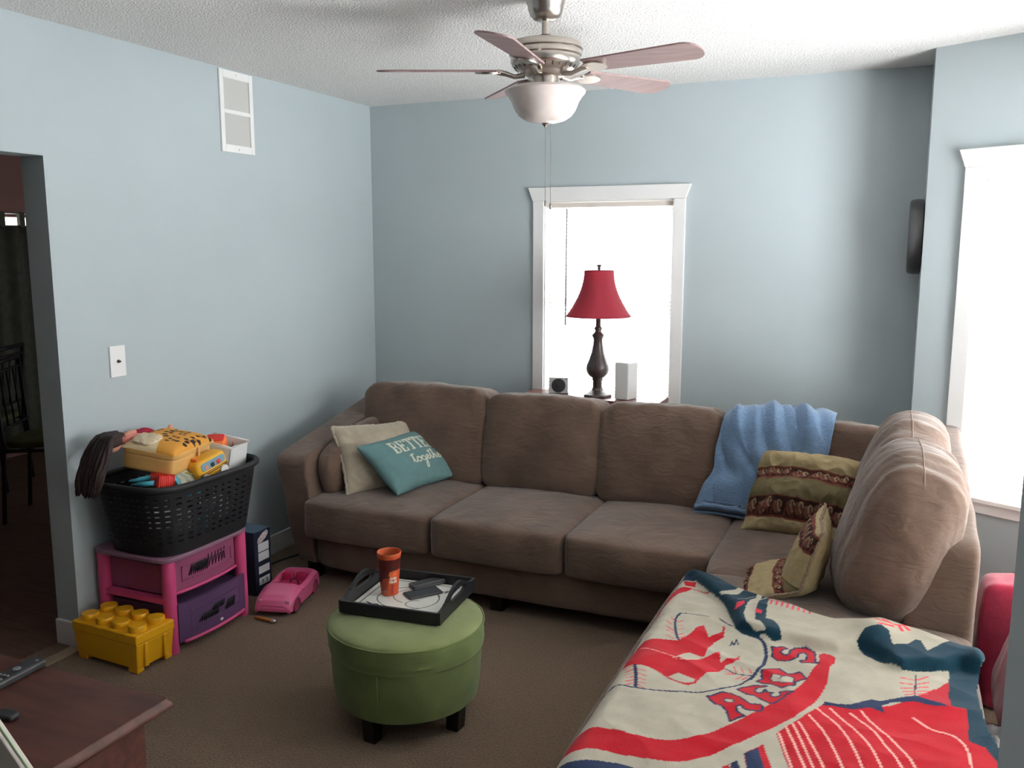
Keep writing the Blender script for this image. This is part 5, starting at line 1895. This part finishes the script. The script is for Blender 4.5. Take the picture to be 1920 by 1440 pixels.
# ribbed red block, blue bars, teal book, olive ruler
rb_ = toy('ribbed_block', 'ribbed bright red toy block at the front left of the basket', 'toy block', (0.345, -2.125, RZ + 0.010), math.radians(-20), ('X', -8))
rbm = MB().rbox(0.075, 0.075, 0.05, 6, 10)
for k in range(9):
    yy = -0.030 + .0075 * k
    rbm.box(-.0395, .0395, yy - .0016, yy + .0016, -.023, .0265)
obj('block_body', rbm, M_red, rb_, smooth=False)
for i, (x, y, a, lab) in enumerate(((0.27, -2.155, 20, 'upper of two sky blue toy sticks left of the ribbed red block'), (0.30, -2.172, -8, 'lower of two sky blue toy sticks left of the ribbed red block'))):
    s_ = toy('toy_stick', lab, 'toy stick', (x, y, RZ + 0.016 - .012 * i), math.radians(a))
    obj('stick_body', MB().tube([(-.045, -.018, -.006), (0, -.008, 0), (.045, .01, 0.006)], [0.004, 0.010, 0.010], 10), M_sky, s_, smooth=True)
tbk = toy('picture_book', 'teal edged picture book standing at the front of the basket', 'book', (0.375, -2.035, RZ - 0.008), math.radians(6), ('Y', 52))
obj('cover', MB().box(-.075, .075, -.055, .055, -.006, .006), M_sky, tbk, bevel=0.002)
obj('cover_picture', MB().rbox(.12, .085, .002, 6, 10, None, T((0, 0.006, .0068))), mat('pale_picture', (0.42, 0.45, 0.36, 1), rough=0.3, var=0.5, vscale=35), tbk)
olr = toy('olive_strip', 'olive yellow flat strip lying between the book and the bus', 'toy', (0.385, -1.972, RZ + 0.004), math.radians(52), ('Y', 14))
obj('strip', MB().box(-.065, .065, -.014, .014, -.003, .003), mat('olive_plastic', (0.36, 0.30, 0.07, 1), rough=0.45), olr, bevel=0.002)
# more toys lower in the basket, seen through its openings
for i, (x, y, z, m, s, lab) in enumerate(((0.31, -1.80, .10, M_white, .085, 'white toy block low in the basket near its right end'), (0.31, -2.02, .10, M_white, .085, 'white toy block low in the basket near its middle'), (0.33, -1.92, .055, M_sky, .07, 'sky blue toy block near the bottom of the basket'), (0.30, -2.11, .13, M_white, .08, 'white toy block low in the basket near its left end'))):
    q_ = toy('toy_block', lab, 'toy block', (x, y, KZ + z), math.radians(15 * i))
    obj('block_body', MB().rbox(s, s, s, 7, 8), m, q_, smooth=True)

# ------------------------------------------------------------------ yellow studded storage brick
M_brick = mat('yellow_brick', (0.80, 0.40, 0.012, 1), rough=0.35, spec=0.4)
bn = at(262, 1264, z=0)
b_l = at(133, 1226, z=0)
b_r = at(312, 1225, z=0)
dx = (bn - b_l)
ang = math.atan2(dx.y, dx.x)
ld, sd_ = 0.350, 0.180
nd = Vector((-math.sin(ang), math.cos(ang), 0))
dd_ = Vector((math.cos(ang), math.sin(ang), 0))
bn = bn + Vector((0.006, -0.012, 0))
bc = bn - dd_ * ld / 2 + nd * sd_ / 2
sb = thing('storage_brick', 'yellow plastic storage brick with eight studs at the end of the left wall', 'storage box', (bc.x, bc.y, 0), ang)
hl, hs, hb, ht = ld / 2, sd_ / 2, 0.118, 0.156
k = 0.94
b = MB()
vs = []
for z, s in ((0.018, k), (hb, 1.0)):
    vs += [(-hl * s, -hs * s, z), (hl * s, -hs * s, z), (hl * s, hs * s, z), (-hl * s, hs * s, z)]
b.add(vs, [(0, 3, 2, 1), (4, 5, 6, 7), (0, 1, 5, 4), (1, 2, 6, 5), (2, 3, 7, 6), (3, 0, 4, 7)])
for sx_ in (-1, 1):
    for sy_ in (-1, 1):
        b.box(sx_ * hl * k - (.05 if sx_ > 0 else 0), sx_ * hl * k + (0 if sx_ > 0 else .05), sy_ * hs * k - (.035 if sy_ > 0 else 0), sy_ * hs * k + (0 if sy_ > 0 else .035), 0, 0.02)
for s in (-1, 1):
    b.box(s * hl * .985 - .004, s * hl * .985 + .006, -hs * .62, -hs * .40, 0.02, hb - .002)
    b.box(s * hl * .985 - .004, s * hl * .985 + .006, hs * .40, hs * .62, 0.02, hb - .002)
obj('brick_body', b, M_brick, sb, bevel=0.004)
obj('brick_lid', MB().box(-hl - .003, hl + .003, -hs - .003, hs + .003, hb, ht), M_brick, sb, bevel=0.005, segs=3)
for i in range(4):
    for j in range(2):
        obj('stud', MB().lathe([(0.033, 0), (0.033, 0.020), (0.031, 0.023), (0.002, 0.023)], 36, T((-hl + ld * (i + .5) / 4, -hs + sd_ * (j + .5) / 2, ht))), M_brick, sb, angle=40)

# ------------------------------------------------------------------ pink doll convertible
M_car = mat('pink_car', (0.72, 0.13, 0.29, 1), rough=0.3, spec=0.5, coat=0.3)
M_card = mat('magenta_seat', (0.40, 0.012, 0.075, 1), rough=0.5)
c_r = at(556, 1150, z=0)
c_l = at(480, 1145, z=0)
c_b = at(592, 1112, z=0)
fw_ = (c_r - c_b).normalized()
can = math.atan2(fw_.y, fw_.x)
lt_ = Vector((-fw_.y, fw_.x, 0))
CW, CL = 0.175, 0.36
cc = c_r + fw_ * 0.055 - fw_ * CL / 2 + (Vector((fw_.y, -fw_.x, 0)) * CW / 2)
if (c_l - c_r).dot(Vector((fw_.y, -fw_.x, 0))) < 0:
    cc = c_r + fw_ * 0.055 - fw_ * CL / 2 - (Vector((fw_.y, -fw_.x, 0)) * CW / 2)
car = thing('toy_convertible', 'pink open top doll car parked between the drawer unit and the sofa', 'toy car', (cc.x, cc.y, 0), can)
prof = [(-.18, .035), (-.182, .07), (-.172, .098), (-.15, .108), (-.10, .110), (-.06, .104), (.0, .100), (.03, .102), (.05, .106), (.09, .100), (.14, .088), (.168, .072), (.18, .052), (.178, .03)]


def carbody(u, v):
    # u along the outline (front to back over the top), v across
    i = u * (len(prof) - 1)
    a = int(min(len(prof) - 2, math.floor(i)))
    t = i - a
    x = prof[a][0] * (1 - t) + prof[a + 1][0] * t
    z = prof[a][1] * (1 - t) + prof[a + 1][1] * t
    w = (v * 2 - 1)
    ww = CW / 2 * (1 - 0.10 * (abs(x) / .18) ** 3)
    y = ww * (abs(w) ** 0.8) * (1 if w > 0 else -1)
    zz = z - 0.018 * abs(w) ** 4
    if -0.125 < x < 0.045 and abs(w) < 0.74:
        zz = min(zz, 0.055)
    return (x, y, zz)


bdy = MB().grid(carbody, 90, 61)
obj('car_body', bdy, M_car, car, smooth=False, angle=45)
for s in (-1, 1):
    side = []
    for x, z in prof:
        ww = CW / 2 * (1 - 0.10 * (abs(x) / .18) ** 3)
        side.append((x, s * ww, z - 0.018))
    sm_ = MB()
    nb = len(side)
    vs = side + [(x, s * CW / 2 * (1 - 0.10 * (abs(x) / .18) ** 3) * 1.0, max(0.022, 0.022)) for x, y, z in side]
    # wheel arches cut into the lower edge
    low = []
    for (x, y, z) in side:
        low.append((x, y, 0.022))
    m_ = 60
    up_, lo_ = [], []
    xs = [-.18 + .36 * i / m_ for i in range(m_ + 1)]
    for x in xs:
        ztop = np.interp(x, [p[0] for p in prof[1:-1]], [p[1] for p in prof[1:-1]]) - .018
        zl = 0.024
        for cx_ in (-.112, .112):
            q = 0.040 ** 2 - (x - cx_) ** 2
            if q > 0:
                zl = max(zl, 0.030 + math.sqrt(q))
        zl = min(zl, ztop - .002)
        ww = CW / 2 * (1 - 0.10 * (abs(x) / .18) ** 3)
        up_.append((x, s * ww, ztop))
        lo_.append((x, s * ww * 1.005, zl))
    vs = up_ + lo_
    fs = [(i, i + 1, m_ + 2 + i, m_ + 1 + i) for i in range(m_)]
    sm_.add(vs, fs)
    obj('car_side', sm_, M_car, car, solid=0.004)
    obj('door_line', MB().tube([(-.03, s * (CW / 2 + .001), .082), (-.04, s * (CW / 2 + .001), .05), (-.06, s * (CW / 2 + .001), .03)], 0.0014, 6), M_card, car, smooth=True)
    obj('headlight', MB().rbox(0.012, 0.022, 0.022, 2.5, 8, None, T((.166, s * .062, .064))), mat('headlight_pink', (0.60, 0.22, 0.33, 1), rough=0.15), car, smooth=True)
for x in (-.112, .112):
    for s in (-1, 1):
        w_ = obj('wheel', MB().lathe([(0.004, -.012), (0.034, -.012), (0.036, -.008), (0.036, .008), (0.034, .012), (0.026, .012), (0.024, .008), (0.004, .010)], 32, T((x, s * (CW / 2 - .012), .036)) @ rot('X', -90 * s)), mat('dark_pink_wheel', (0.26, 0.03, 0.085, 1), rough=0.4), car, angle=40)
obj('seat_tub', MB().rbox(0.15, 0.125, 0.05, 6, 10, None, T((-.04, 0, 0.052))), M_card, car, smooth=True)
for s in (-1, 1):
    obj('seat', MB().rbox(0.03, 0.052, 0.05, 4, 8, None, T((-.085, s * .032, 0.085)) @ rot('Y', -14)), M_card, car, smooth=True)
obj('dashboard', MB().rbox(0.02, 0.12, 0.024, 4, 8, None, T((.035, 0, 0.092))), M_card, car, smooth=True)
obj('steering_wheel', MB().tube([(.008 + .004 * math.sin(a), .034 + .018 * math.cos(a), .098 + .018 * math.sin(a)) for a in np.linspace(0, 2 * PI, 20)[:-1]], 0.003, 6, closed=True), M_blk, car, smooth=True)
obj('front_bumper', MB().rbox(0.02, CW * .86, 0.022, 4, 10, None, T((.174, 0, .034))), M_car, car, smooth=True)
obj('floor_pan', MB().box(-.165, .165, -.065, .065, .020, .028), M_card, car)

# dark blue toy box with white labels
tbx = thing('toy_carton', 'tall dark blue carton with white label squares behind the drawer unit', 'box', (0.155, -1.505, 0))
obj('carton', MB().box(-.135, .155, -.06, .055, 0, .305), mat('navy_card', (0.012, 0.018, 0.04, 1), rough=0.45), tbx, bevel=0.002)
obj('carton_top', MB().box(-.133, .153, -.058, .053, .305, .3065), mat('blue_card', (0.045, 0.09, 0.15, 1), rough=0.4), tbx)
for z0, z1 in ((.205, .245), (.16, .20), (.10, .135), (.045, .08)):
    obj('label_square', MB().box(.155, .1562, -.035, .040, z0, z1), mat('label_white', (0.62, 0.64, 0.66, 1), rough=0.5), tbx)
obj('logo_oval', MB().rbox(.003, .085, .036, 2.2, 10, None, T((.1560, 0, .272)) @ rot('X', 28)), mat('logo_pale', (0.5, 0.42, 0.42, 1), rough=0.5, var=0.5, vscale=90), tbx, smooth=True)
for y in (-.012, .018):
    obj('digit', MB().tube([(.1566, y - .006, .068), (.1566, y + .006, .066), (.1566, y - .002, .061), (.1566, y + .006, .056), (.1566, y - .006, .054)], .0018, 6), M_blk, tbx, smooth=True)

# orange toy wand
pa_ = at(479, 1156, z=.012)
pb_ = at(519, 1165, z=.012)
pw = thing('toy_wand', 'orange stick with a shiny silver end on the carpet before the pink car', 'toy', (pa_.x, pa_.y, 0), math.atan2((pb_ - pa_).y, (pb_ - pa_).x))
Lw = (pb_ - pa_).length
obj('stick', MB().tube([(0, 0, .009), (Lw * .72, 0, .009)], 0.0075, 10), mat('wand_orange', (0.42, 0.14, 0.02, 1), rough=0.4), pw, smooth=True)
obj('silver_tip', MB().rbox(.032, .026, .018, 3, 8, None, T((Lw * .72 + .015, 0, .010))), mat('silver_foil', (0.8, 0.8, 0.8, 1), rough=0.18, metal=1.0), pw, smooth=True)
# power cord along the baseboard
tag(obj('power_cord', MB().tube(smooth_poly([(0.05, -1.42, .008), (0.09, -1.30, .006), (0.12, -1.15, .012), (0.15, -1.0, .006), (0.13, -.8, .006)], 2, closed=False), 0.005, 8), mat('green_cord', (0.01, 0.045, 0.035, 1), rough=0.5), smooth=True), 'dark green power cord on the carpet behind the blue carton', 'cord')

# ------------------------------------------------------------------ red floor cushions and a grey throw in the bay
M_redc = mat('red_canvas', (0.25, 0.014, 0.040, 1), rough=0.95, spec=0.1, var=0.18, vscale=16, bump=0.3, bscale=200, bdist=0.003, sheen=0.3)


def wrk(amp, s, sd):
    return lambda u, q: q + q.normalized() * amp * (nz((q.x * s, q.y * s, q.z * s), 1, sd) + 0.7 * (1 - 2 * abs(nz((q.x * s * 1.7, q.y * s, q.z * s), 1, sd + 3))))


rc1 = obj('floor_cushion', MB().rbox(0.62, 0.16, 0.46, 10, 30, wrk(.006, 9, 3), T((3.60, -1.30, 0.235)) @ rot('Z', 0)), M_redc, smooth=True)
tag(rc1, 'red floor cushion standing upright below the bay window', 'cushion')
rc2 = obj('floor_cushion', MB().rbox(0.15, 0.46, 0.34, 3.2, 30, wrk(.010, 8, 8), T((3.420, -1.66, 0.285)) @ rot('Y', 16)), M_redc, smooth=True)
tag(rc2, 'long red padded cushion in front of the upright one, near the wall end', 'cushion')
M_greyb = mat('grey_throw', (0.40, 0.40, 0.41, 1), rough=0.95, var=0.3, vscale=14, sheen=0.3)


def heap(u, v):
    x = 3.262 + 0.22 * u
    y = -2.75 + 1.25 * v
    e = min(1, 6 * u * (1 - u) + .0) * min(1, 5 * v * (1 - v))
    z = 0.012 + e * (0.11 + 0.05 * nz((x * 9, y * 6, 0), 1, 2) + 0.05 * (1 - 2 * abs(nz((x * 12 + y * 5, y * 9, 0), 1, 5))))
    return (x, y, max(0.006, z))


hp = obj('blanket', MB().grid(heap, 60, 150), M_greyb, smooth=True, solid=0.008)
tag(hp, 'crumpled pale grey blanket on the floor beside the chaise in the bay', 'blanket')
# ------------------------------------------------------------------ world and view
wd = bpy.data.worlds.new('world')
SC.world = wd
wd.use_nodes = True
bg = wd.node_tree.nodes['Background']
bg.inputs['Color'].default_value = (0.85, 0.93, 1.0, 1)
bg.inputs['Strength'].default_value = 1.0
SC.view_settings.view_transform = 'Standard'
SC.view_settings.look = 'None'
SC.view_settings.exposure = 0.3
SC.view_settings.gamma = 1.0
SC.view_settings.use_curve_mapping = False
SC.cycles.use_denoising = True
SC.cycles.max_bounces = 10
SC.cycles.diffuse_bounces = 6
SC.cycles.sample_clamp_indirect = 8.0
